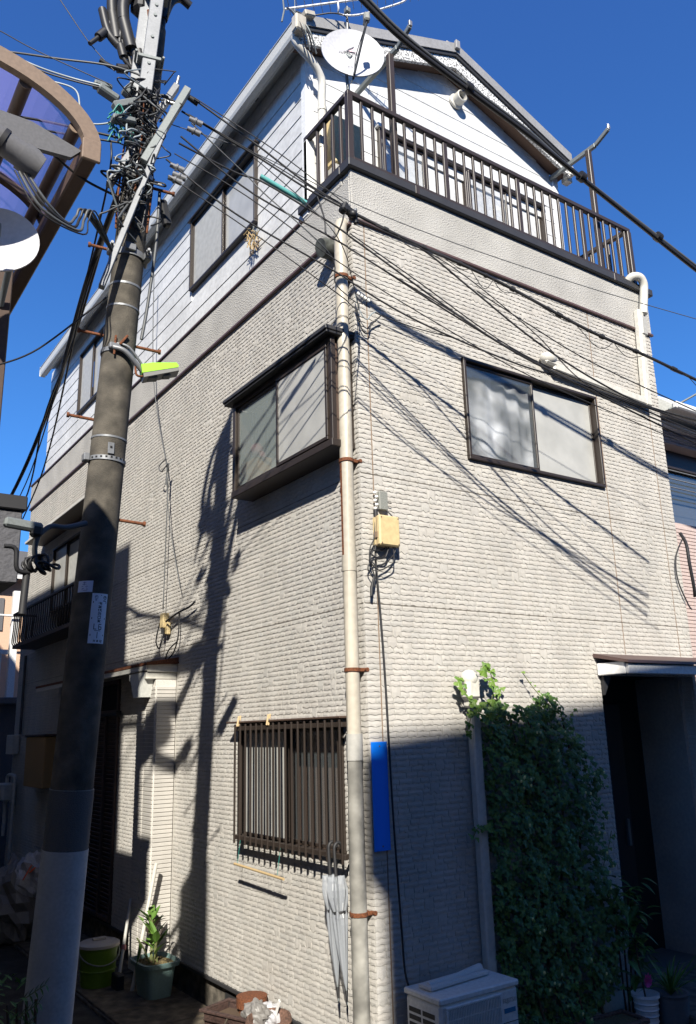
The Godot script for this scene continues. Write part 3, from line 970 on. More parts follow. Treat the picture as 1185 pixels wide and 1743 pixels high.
func build_doors(house: Node3D) -> void:
	# entrance recess in the street face
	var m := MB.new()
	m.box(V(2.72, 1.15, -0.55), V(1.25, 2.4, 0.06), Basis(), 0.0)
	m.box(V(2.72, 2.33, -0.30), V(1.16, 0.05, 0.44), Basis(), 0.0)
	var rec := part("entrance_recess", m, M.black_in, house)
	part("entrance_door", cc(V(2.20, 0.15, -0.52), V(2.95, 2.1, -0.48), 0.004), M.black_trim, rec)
	part("door_handle", cc(V(2.86, 1.0, -0.48), V(2.89, 1.2, -0.45)), M.galv_dark, rec)
	part("step", cc(V(2.14, 0.0, -0.52), V(3.30, 0.14, 0.55), 0.01), M.concrete, rec)
	m = MB.new()
	for i in 62:
		var y := 0.16 + i * 0.0336
		m.box(V(3.294, y + 0.015, -0.26), V(0.012, 0.029, 0.50), Basis(), 0.003)
	m.box(V(3.305, 1.2, -0.26), V(0.012, 2.2, 0.51), Basis(), 0.0)
	part("recess_side_wall", m, M.joint, rec)
	# porch canopy
	m = MB.new()
	var q := PackedVector2Array([Vector2(0.0, 2.455), Vector2(0.31, 2.385), Vector2(0.31, 2.365), Vector2(0.0, 2.425)])
	m.prism(q, V(2.08, 0, 0), Vector3.BACK, Vector3.UP, -1.45)
	var can := part("porch_canopy", m, M.flash_brown, house)
	m = MB.new()
	m.box(V(2.80, 2.325, 0.275), V(1.39, 0.072, 0.028), Basis(), 0.006)
	m.box(V(2.115, 2.335, 0.135), V(0.026, 0.09, 0.25), Basis(), 0.006)
	m.box(V(2.80, 2.352, 0.13), V(1.36, 0.012, 0.26), Basis(), 0.0)
	part("canopy_fascia", m, M.white_paint, can)
	m = MB.new()
	m.prism(PackedVector2Array([Vector2(0, 2.29), Vector2(0.09, 2.29), Vector2(0.0, 2.15)]), V(2.135, 0, 0.008), Vector3.RIGHT, Vector3.UP, 0.03)
	part("corbel", m, M.black_trim, can)
	# alley door: louvred shutter, dark transom, bolt, canopy on a brick-faced wing
	m = MB.new()
	frame(m, V(0.0, 0.24, -5.2), Vector3.BACK, Vector3.UP, 0.90, 2.28, 0.04, 0.06)
	m.box(V(-0.005, 2.20, -4.75), V(0.05, 0.04, 0.82))
	m.box(V(-0.02, 1.22, -4.66), V(0.03, 1.94, 0.03))
	var door := part("louvred_door", m, M.brown_door, house)
	for i in 46:
		part("slat", bx(V(0.002, 0.30 + i * 0.041, -4.75), V(0.012, 0.036, 0.82), 0.002, Basis(Vector3.BACK, 0.5)), M.brown_door, door)
	part("door_backing", cc(V(0.045, 0.24, -5.2), V(0.06, 2.52, -4.3), 0.0), M.black_in, door)
	var bolt := MB.new()
	bolt.bar(V(-0.045, 2.175, -5.0), V(-0.045, 2.175, -4.24), 0.028, 0.03)
	bolt.box(V(-0.045, 2.175, -4.235), V(0.05, 0.06, 0.04))
	part("door_bar", bolt, M.black_trim, door)
	m = MB.new()
	m.prism(PackedVector2Array([Vector2(0.0, 2.62), Vector2(-0.30, 2.57), Vector2(-0.30, 2.545), Vector2(0.0, 2.565)]), V(0, 0, -6.5), Vector3.RIGHT, Vector3.UP, 3.66)
	var c2 := part("door_canopy", m, M.rust, house)
	part("canopy_edge", cc(V(-0.296, 2.500, -6.48), V(-0.28, 2.546, -2.87)), M.gutter, c2)
	part("canopy_edge", cc(V(-0.28, 2.49, -2.89), V(-0.001, 2.56, -2.868)), M.pvc_white, c2)
	m = MB.new()
	m.box(V(-0.10, 1.25, -3.09), V(0.185, 2.35, 0.43), Basis(), 0.004)
	var wing := part("wing_wall", m, M.joint, house)
	var wm := MB.new()
	for i in 64:
		var y := 0.22 + i * 0.0336
		wm.col = Color(1, 1, 1) * rng.randf_range(0.92, 1.05)
		wm.box(V(-0.194, y + 0.015, -3.20), V(0.012, 0.029, 0.195), Basis(), 0.003)
		wm.box(V(-0.194, y + 0.015, -2.985), V(0.012, 0.029, 0.205), Basis(), 0.003)
		wm.box(V(-0.10, y + 0.015, -2.872), V(0.175, 0.029, 0.012), Basis(), 0.003)
	part("brick_siding", wm, M.brick, wing).set_meta("kind", "stuff")
	m = MB.new()
	m.prism(PackedVector2Array([Vector2(-3.28, 2.49), Vector2(-2.90, 2.49), Vector2(-2.98, 2.28), Vector2(-3.16, 2.28)]), V(-0.29, 0, 0), Vector3.BACK, Vector3.UP, -0.09)
	part("wing_corbel", m, M.soffit_grey, wing)
	part("wing_cap", cc(V(-0.285, 2.43, -3.30), V(-0.002, 2.488, -2.885), 0.004), M.pvc_white, wing)

# ---------------------------------------------------------------- utility pole and what hangs on it
var pole_o := Vector3(-1.785, 0.0, -0.104)
var pole_d := Vector3(0.0362, 1.0, 0.0549)
var to_cam := Vector3(-0.25, 0.0, 0.97)

func pole_at(y: float) -> Vector3:
	return pole_o + pole_d * y

func pole_r(y: float) -> float:
	return 0.106 - 0.0053 * y

func band(mb: MB, y: float, h: float, grow: float) -> void:
	mb.tube([pole_at(y - h * 0.5), pole_at(y + h * 0.5)], pole_r(y) + grow, 24)

func build_pole() -> void:
	var pole := thing("utility_pole", "tall leaning concrete utility pole with white painted foot, steel mast and tangled fittings", "utility pole", pole_o)
	var m := MB.new()
	var pts := []
	var rs := []
	for i in 13:
		var y := 1.65 + i * 0.36
		pts.append(pole_at(y))
		rs.append(pole_r(y))
	m.tube(pts, rs, 36)
	part("shaft", m, M.pole_concrete, pole)
	part("anti_poster_wrap", tb([pole_at(1.46), pole_at(1.72)], 0.1015, 36), M.pole_wrap, pole)
	part("painted_foot", tb([pole_at(-0.3), pole_at(0.6), pole_at(1.46)], [0.113, 0.108, 0.103], 36), M.pole_paint, pole)
	# steel bands
	for k in [[4.29, 0.012, 0.003], [4.16, 0.010, 0.003], [3.43, 0.010, 0.003], [5.02, 0.018, 0.006], [1.72, 0.006, 0.004]]:
		m = MB.new()
		band(m, k[0], k[1], k[2])
		part("steel_band", m, M.galv, pole)
	var side := pole_d.cross(to_cam).normalized()
	# clamp with bolts below the crossarms
	m = MB.new()
	band(m, 4.475, 0.035, 0.008)
	for s in [-1.0, 1.0]:
		var o: Vector3 = pole_at(4.475) + side * s * 0.095
		m.box(o + to_cam * 0.05, V(0.035, 0.05, 0.06), Basis(), 0.006)
		m.tube([o - to_cam * 0.06, o + to_cam * 0.13], 0.008, 8)
		m.tube([o + to_cam * 0.085, o + to_cam * 0.10], 0.017, 6)
	m.box(pole_at(4.49) + to_cam * 0.095, V(0.06, 0.045, 0.02), Basis(), 0.004)
	part("bolted_clamp", m, M.galv, pole)
	# punched band
	m = MB.new()
	band(m, 3.315, 0.022, 0.006)
	m.box(pole_at(3.315) + side * -0.105 + to_cam * 0.03, V(0.03, 0.04, 0.05), Basis(), 0.004)
	m.box(pole_at(3.36) + to_cam * 0.093 + side * 0.01, V(0.032, 0.06, 0.006), Basis(), 0.002)
	var pb := part("punched_band", m, M.galv, pole)
	m = MB.new()
	for i in 8:
		var t := -0.9 + i * 0.27
		var d := (to_cam.rotated(Vector3.UP, t)).normalized()
		m.box(pole_at(3.315) + d * (pole_r(3.3) + 0.0062), V(0.010, 0.008, 0.003), Basis(Vector3.UP, atan2(d.x, d.z)), 0.0)
	m.box(pole_at(3.365) + to_cam * 0.0975 + side * 0.01, V(0.010, 0.010, 0.004), Basis(), 0.0)
	part("punched_holes", m, M.black_in, pb)
	# step bolts
	for q in [[4.50, -1], [4.00, -1], [3.97, 1], [3.53, -1], [3.02, 1], [4.935, 1]]:
		var dir: Vector3 = side * -q[1]
		if dir.x * q[1] < 0.0:
			dir = -dir
		var a: Vector3 = pole_at(q[0]) + dir * (pole_r(q[0]) - 0.01)
		var b: Vector3 = pole_at(q[0] - 0.008 * q[1]) + dir * (pole_r(q[0]) + 0.125)
		m = MB.new()
		m.tube([a, b], 0.0085, 8)
		m.tube([b - dir * 0.006, b + dir * 0.008], 0.014, 6)
		part("step_bolt", m, M.rust, pole)
	# steel mast bolted to the head of the pole
	var mo := pole_at(5.45) + to_cam * 0.085 + V(-0.012, 0, 0)
	var mt := pole_at(6.40) + to_cam * 0.085 + V(0.008, 0, 0)
	m = MB.new()
	m.bar(mo, mt, 0.088, 0.075, to_cam, 0.004)
	m.bar(mo + V(-0.048, -0.02, -0.05), mt + V(-0.048, 0, -0.05), 0.03, 0.06, to_cam, 0.003)
	var mast := part("steel_mast", m, M.galv, pole)
	m = MB.new()
	for y in [5.62, 5.8, 5.95, 6.02, 6.2, 6.33]:
		var w: float = (y - 5.45) / 0.95
		var c0: Vector3 = mo.lerp(mt, w)
		m.tube([c0 + to_cam * 0.036, c0 + to_cam * 0.050], 0.010, 6)
	part("mast_bolts", m, M.galv_dark, mast)
	for y in [5.66, 6.12]:
		m = MB.new()
		var c0: Vector3 = mo.lerp(mt, (y - 5.45) / 0.95)
		m.box(c0, V(0.13, 0.022, 0.10), Basis(Vector3.UP, -0.25), 0.003)
		m.tube([c0 + side * 0.075 - to_cam * 0.14, c0 + side * 0.075 + to_cam * 0.07], 0.007, 6)
		m.tube([c0 - side * 0.075 - to_cam * 0.14, c0 - side * 0.075 + to_cam * 0.07], 0.007, 6)
		part("mast_clamp", m, M.galv_dark, mast)
	# crossarms and the long brace
	m = MB.new()
	m.bar(V(-1.43, 5.60, 0.27), V(-1.77, 4.84, 0.20), 0.050, 0.035, to_cam, 0.003)
	part("crossarm", m, M.galv, pole)
	m = MB.new()
	m.bar(V(-1.40, 5.52, 0.36), V(-1.62, 4.98, 0.30), 0.06, 0.04, to_cam, 0.003)
	part("crossarm", m, M.galv_dark, pole)
	m = MB.new()
	m.bar(V(-1.475, 5.37, 0.345), V(-1.795, 4.19, 0.25), 0.045, 0.030, to_cam, 0.003)
	part("long_brace", m, M.galv, pole)
	m = MB.new()
	m.tube([V(-1.432, 5.60, 0.27), V(-1.420, 5.67, 0.275)], 0.010, 6)
	m.tube([V(-1.50, 5.44, 0.30), V(-1.44, 5.42, 0.33)], 0.012, 6)
	part("arm_bolt", m, M.steel_bright, pole)
	# bright clevis insulators on the house side
	for q in [[-1.385, 5.335, 0.36], [-1.395, 5.265, 0.36], [-1.465, 5.035, 0.30], [-1.45, 4.985, 0.30], [-1.475, 4.95, 0.30]]:
		m = MB.new()
		var a := V(q[0], q[1], q[2])
		m.tube([a, a + V(0.075, -0.018, 0.015)], [0.014, 0.018], 10)
		m.tube([a + V(0.03, -0.007, 0.006), a + V(0.04, -0.01, 0.008)], 0.022, 10)
		part("clevis", m, M.steel_bright, pole)
	# splice boxes, terminal clutter and short jumper wires around the head
	m = MB.new()
	m.box(V(-1.64, 6.10, 0.22), V(0.12, 0.13, 0.10), Basis(Vector3.UP, 0.4), 0.02)
	part("switch_box", m, M.black_trim, pole)
	m = MB.new()
	m.box(V(-1.60, 6.00, 0.27), V(0.05, 0.08, 0.06), Basis(Vector3(0.3, 1, 0.2).normalized(), 0.5), 0.004)
	part("rusty_bracket", m, M.rust, pole)
	for q in [[-1.72, 5.34, 0.26, 0.16, 0.05, 0.6], [-1.80, 5.42, 0.20, 0.12, 0.04, -0.3], [-1.74, 5.20, 0.30, 0.13, 0.035, 0.2], [-1.70, 5.46, 0.24, 0.08, 0.05, 1.0], [-1.83, 5.47, 0.18, 0.10, 0.03, 0.1]]:
		m = MB.new()
		m.box(V(q[0], q[1], q[2]), V(q[3], q[4], 0.06), Basis(Vector3.BACK, q[5]), 0.01)
		part("terminal_box", m, M.galv_dark, pole)
	# fat insulated loops at the very top
	var loops := [[V(-1.62, 6.32, 0.20), V(-1.72, 6.30, 0.2), V(-1.80, 6.12, 0.19), V(-1.80, 5.98, 0.19)], [V(-1.60, 6.30, 0.24), V(-1.67, 6.22, 0.25), V(-1.75, 6.06, 0.24), V(-1.75, 5.92, 0.24)], [V(-1.86, 5.98, 0.19), V(-1.82, 5.83, 0.20), V(-1.76, 5.76, 0.21)], [V(-1.76, 5.96, 0.24), V(-1.70, 5.80, 0.24), V(-1.66, 5.68, 0.23), V(-1.64, 5.56, 0.22)], [V(-1.50, 6.1, 0.2), V(-1.46, 6.25, 0.2), V(-1.40, 6.32, 0.2), V(-1.33, 6.30, 0.2)], [V(-1.52, 6.3, 0.2), V(-1.50, 6.12, 0.2), V(-1.52, 5.95, 0.21)]]
	for i in loops.size():
		part("insulated_lead", tb(curve(loops[i], 6), [0.032, 0.034, 0.024, 0.022, 0.026, 0.018][i], 12), M.black_cable, pole)
	for q in [[V(-1.80, 5.98, 0.19), V(-1.77, 5.80, 0.20)], [V(-1.75, 5.92, 0.24), V(-1.70, 5.75, 0.24)]]:
		part("connector_sleeve", tb([q[0], q[1]], 0.036, 12), M.black_cable, pole)
	for q in [[V(-1.80, 5.97, 0.2), V(-1.83, 5.84, 0.2), V(-1.88, 5.76, 0.2), V(-1.92, 5.70, 0.2)], [V(-1.79, 5.95, 0.21), V(-1.75, 5.82, 0.21), V(-1.70, 5.72, 0.21), V(-1.67, 5.60, 0.21)], [V(-1.75, 5.92, 0.23), V(-1.76, 5.78, 0.22), V(-1.73, 5.68, 0.22), V(-1.66, 5.62, 0.22)], [V(-1.72, 5.86, 0.24), V(-1.66, 5.78, 0.24), V(-1.63, 5.68, 0.24), V(-1.66, 5.55, 0.23)], [V(-1.86, 5.62, 0.2), V(-1.78, 5.60, 0.21), V(-1.70, 5.62, 0.22)]]:
		part("insulated_lead", tb(curve(q, 6), [0.018, 0.020, 0.013, 0.016][loops.size() % 4], 9), M.black_cable, pole)
		part("connector_sleeve", tb([(q[1] as Vector3).lerp(q[2], 0.2), (q[1] as Vector3).lerp(q[2], 0.9)], 0.026, 10), M.black_cable, pole)
	# thin jumpers: black, pale and green
	for i in 84:
		var y := rng.randf_range(4.70, 5.66)
		var c0 := pole_at(y) + to_cam * rng.randf_range(0.07, 0.12) + side * rng.randf_range(-0.09, 0.09)
		var c1 := pole_at(y - rng.randf_range(-0.05, 0.32)) + to_cam * rng.randf_range(0.07, 0.13) + side * rng.randf_range(-0.10, 0.10)
		var mid := (c0 + c1) * 0.5 + V(rng.randf_range(-0.17, 0.10), rng.randf_range(-0.12, 0.02), rng.randf_range(0.0, 0.09))
		var mm: Material = [M.black_cable, M.black_cable, M.grey_cable, M.black_cable, M.pale_cable, M.grey_cable][i % 6]
		part("jumper_wire", tb(curve([c0, mid + (c0 - mid) * 0.25 + V(rng.randf_range(-0.03, 0.03), 0.0, 0.02), mid, c1], 6), rng.randf_range(0.003, 0.0065), 5), mm, pole)
	for i in 26:
		var c0 := V(-1.76, 5.20, 0.25) + V(rng.randf_range(-0.06, 0.07), rng.randf_range(-0.05, 0.05), rng.randf_range(-0.03, 0.04))
		var c1 := c0 + V(rng.randf_range(-0.06, 0.08), rng.randf_range(-0.10, 0.03), rng.randf_range(-0.02, 0.05))
		part("green_tie", tb(curve([c0, (c0 + c1) * 0.5 + V(0, rng.randf_range(0.01, 0.05), 0.01), c1], 4), 0.0045, 5), M.green_tape, pole)
	# cables that run down the shaft
	for i in 7:
		var t := -0.9 + i * 0.28
		var d := to_cam.rotated(Vector3.UP, t)
		var p := []
		for k in 6:
			var y := 5.4 - k * 0.16
			p.append(pole_at(y) + d * (pole_r(y) + 0.012 + rng.randf_range(0.0, 0.03)) + side * rng.randf_range(-0.012, 0.012))
		part("riser_wire", tb(curve(p, 3), 0.006, 6), M.black_cable if i % 3 else M.rust, pole)
	m = MB.new()
	m.tube(curve([pole_at(4.9) + V(0.12, 0, 0.05), pole_at(4.55) + V(0.125, 0, 0.06), pole_at(4.2) + V(0.115, 0, 0.05), pole_at(4.0) + V(0.10, 0, 0.05)], 5), 0.009, 7)
	part("side_conduit", m, M.grey_cable, pole)
	m = MB.new()
	m.box(V(-1.44, 4.80, 0.18), V(0.045, 0.16, 0.05), Basis(Vector3.BACK, 0.25), 0.012)
	part("guy_cover", m, M.black_cable, pole)
	m = MB.new()
	m.box(V(-1.66, 4.93, 0.25), V(0.05, 0.035, 0.04), Basis(), 0.008)
	m.box(V(-1.58, 4.92, 0.27), V(0.05, 0.04, 0.03), Basis(), 0.008)
	m.tube([V(-1.62, 4.90, 0.25), V(-1.50, 4.91, 0.27)], 0.007, 6)
	part("white_fitting", m, M.porcelain, pole)

func build_lamp() -> void:
	var t := thing("street_lamp", "lime green street lamp with grey underside strapped to the concrete pole", "street lamp", V(-1.50, 3.85, 0.17))
	var m := MB.new()
	var a := V(-1.545, 3.80, 0.19)
	var b := V(-1.365, 3.83, 0.235)
	var ex := (b - a).normalized()
	var ez := ex.cross(Vector3.UP).normalized()
	var ey := ez.cross(ex)
	var q := PackedVector2Array([Vector2(0, -0.022), Vector2(0.0, 0.026), Vector2(0.06, 0.033), Vector2(0.185, 0.030), Vector2(0.195, 0.012), Vector2(0.19, 0.004)])
	m.prism(q, a - ez * 0.045, ex, ey, 0.09)
	part("lamp_housing", m, M.lime, t)
	m = MB.new()
	m.prism(PackedVector2Array([Vector2(0.005, -0.023), Vector2(0.19, 0.0025), Vector2(0.193, -0.014), Vector2(0.005, -0.046)]), a - ez * 0.043, ex, ey, 0.086)
	part("lamp_underside", m, M.lamp_under, t)
	m = MB.new()
	m.box(a + ex * 0.055 - ey * 0.039 - ez * 0.005, V(0.05, 0.012, 0.055), Basis(ex, ey, ez), 0.004)
	m.box(a + ex * 0.13 - ey * 0.027 - ez * 0.005, V(0.04, 0.012, 0.055), Basis(ex, ey, ez), 0.004)
	part("lamp_lens", m, M.box_grey, t)
	m = MB.new()
	band(m, 3.905, 0.022, 0.006)
	m.tube(curve([V(-1.70, 3.90, 0.20), V(-1.64, 3.88, 0.22), V(-1.54, 3.80, 0.20)], 5), 0.014, 8)
	m.tube(curve([V(-1.68, 3.93, 0.19), V(-1.62, 3.91, 0.215), V(-1.53, 3.82, 0.20)], 5), 0.007, 6)
	m.box(V(-1.69, 3.91, 0.19), V(0.06, 0.035, 0.035), Basis(), 0.006)
	part("lamp_bracket", m, M.galv, t)
	m = MB.new()
	m.bar(V(-1.695, 3.86, 0.20), V(-1.69, 3.97, 0.20), 0.010, 0.010)
	m.bar(V(-1.67, 3.92, 0.21), V(-1.63, 3.98, 0.21), 0.012, 0.010)
	m.tube(curve([V(-1.58, 3.83, 0.2), V(-1.575, 3.77, 0.21), V(-1.54, 3.77, 0.21), V(-1.545, 3.80, 0.20)], 4), 0.006, 6)
	part("lamp_bolt", m, M.rust, t)

func glyph(img: Image, o: Vector2i, rects: Array, col: Color) -> void:
	for r in rects:
		img.fill_rect(Rect2i(o.x + r[0], o.y + r[1], r[2], r[3]), col)

func build_plates() -> void:
	# the number plate on the pole: print drawn stroke by stroke on one small picture
	var img := Image.create(96, 272, false, Image.FORMAT_RGBA8)
	img.fill(Color(0.80, 0.83, 0.87))
	var k := Color(0.10, 0.11, 0.15)
	for a in 48:
		var t := TAU * a / 48
		img.fill_rect(Rect2i(76 + int(10 * cos(t)), 20 + int(9 * sin(t)), 3, 3), k)
		img.fill_rect(Rect2i(24 + int(9 * cos(t)), 20 + int(10 * sin(t)), 2, 2), Color(0.3, 0.35, 0.45))
	glyph(img, Vector2i(66, 0), [[7, 17, 10, 3], [10, 20, 4, 5], [2, 36, 5, 7], [9, 36, 5, 7], [16, 37, 4, 6]], k)
	glyph(img, Vector2i(16, 0), [[3, 16, 10, 2], [3, 20, 10, 2], [2, 34, 12, 3], [4, 39, 9, 2]], Color(0.3, 0.35, 0.45))
	img.fill_rect(Rect2i(50, 8, 5, 4), k)
	# a column of six square characters
	var gl := [[[0, 2, 3, 3], [0, 8, 3, 3], [5, 3, 17, 3], [6, 8, 15, 3], [11, 0, 3, 15], [15, 11, 7, 3]], [[0, 3, 22, 3], [5, 0, 3, 6], [14, 0, 3, 6], [4, 8, 14, 3], [0, 12, 22, 3], [9, 6, 4, 11]], [[2, 0, 3, 16], [0, 4, 8, 3], [10, 1, 12, 3], [12, 5, 9, 3], [10, 10, 3, 6], [20, 9, 3, 7], [13, 9, 7, 2]], [[2, 1, 19, 3], [2, 1, 3, 14], [18, 1, 3, 14], [2, 13, 19, 3], [8, 3, 3, 6], [13, 3, 3, 6]], [[2, 1, 19, 3], [2, 1, 3, 14], [18, 1, 3, 14], [2, 13, 19, 3]], [[0, 3, 22, 3], [9, 0, 4, 8], [4, 8, 15, 3], [6, 11, 5, 5], [12, 11, 6, 5], [1, 15, 6, 2], [16, 15, 6, 2]]]
	for i in gl.size():
		glyph(img, Vector2i(40, 46 + i * 19), gl[i], k)
	glyph(img, Vector2i(0, 0), [[24, 166, 4, 30], [24, 193, 18, 4], [54, 166, 16, 4], [52, 168, 4, 28], [54, 180, 16, 4], [68, 182, 4, 13], [54, 194, 16, 4], [30, 202, 36, 3], [47, 210, 4, 34]], k)
	glyph(img, Vector2i(0, 0), [[30, 252, 3, 12], [38, 252, 3, 12], [33, 257, 5, 3], [66, 252, 3, 12], [72, 252, 10, 3], [79, 254, 3, 5], [72, 258, 9, 2], [72, 259, 3, 5], [72, 262, 10, 3]], k)
	for a in 9:
		img.fill_rect(Rect2i(49 + a, 252 + absi(a - 4) / 2, 1, 13 - absi(a - 4)), k)
	for y in [44, 132, 222]:
		img.fill_rect(Rect2i(8, y, 4, 9), k)
		img.fill_rect(Rect2i(85, y, 4, 9), k)
	var mt := StandardMaterial3D.new()
	mt.resource_name = "plate_print"
	mt.albedo_texture = ImageTexture.create_from_image(img)
	mt.roughness = 0.5
	var t := thing("pole_number_plate", "white vertical number plate with six characters and L6 on the pole", "sign", V(-1.705, 2.505, 0.165))
	curved_plate(t, 2.385, 2.625, -0.30, 0.55, mt, 0.001)
	var im2 := Image.create(96, 64, false, Image.FORMAT_RGBA8)
	im2.fill(Color(0.72, 0.76, 0.84))
	for r in [[34, 8, 20, 3], [40, 5, 4, 22], [30, 18, 26, 3], [26, 30, 12, 3], [50, 30, 16, 3], [30, 42, 14, 3], [30, 42, 3, 12], [56, 40, 5, 3], [38, 52, 26, 3], [62, 44, 3, 8]]:
		im2.fill_rect(Rect2i(r[0], r[1], r[2], r[3]), Color(0.38, 0.42, 0.58))
	var mt2 := StandardMaterial3D.new()
	mt2.resource_name = "sticker_print"
	mt2.albedo_texture = ImageTexture.create_from_image(im2)
	mt2.roughness = 0.6
	var s := thing("paper_sticker", "small pale sticker with worn blue writing above the pole number plate", "sticker", V(-1.76, 2.66, 0.13))
	curved_plate(s, 2.630, 2.685, -1.12, -0.32, mt2, 0.0012)
	# the blue board at the house corner
	var b := bx(V(0.055, 1.58, 0.020), V(0.112, 0.60, 0.012), 0.002)
	var o := part("blue_board", b, M.blue_board, self)
	tag(o, "plain bright blue narrow upright board on the corner of the house", "board")
	for y in [1.305, 1.855]:
		part("screw", tb([V(0.055, y, 0.0255), V(0.055, y, 0.0285)], 0.005, 8), M.galv, o)

# a thin printed sheet bent round the pole; angles are about the pole from its camera side
func curved_plate(t: Node3D, y0: float, y1: float, a0: float, a1: float, mt: Material, lift: float) -> void:
	var st := SurfaceTool.new()
	st.begin(Mesh.PRIMITIVE_TRIANGLES)
	var n := 8
	var off := root_of(t)
	for i in n:
		for c in [[0, 0], [1, 0], [1, 1], [0, 0], [1, 1], [0, 1]]:
			var u := float(i + c[0]) / n
			var y: float = lerpf(y1, y0, c[1])
			var ang := lerpf(a0, a1, u)
			var d := V(sin(ang), 0, cos(ang))
			st.set_uv(Vector2(u, c[1]))
			st.set_normal(d)
			st.add_vertex(pole_at(y) + d * (pole_r(y) + 0.002 + lift) - off)
	var o := MeshInstance3D.new()
	o.mesh = st.commit()
	o.mesh.surface_set_material(0, mt)
	o.name = "printed_sheet"
	t.add_child(o, true)

# ---------------------------------------------------------------- cables
func cable(called: String, label: String, p: Array, r: float, mt: Material, group := "", per := 8) -> MeshInstance3D:
	var o := part(called, tb(curve(p, per), r, 7), mt, self)
	tag(o, label, "cable", group)
	return o

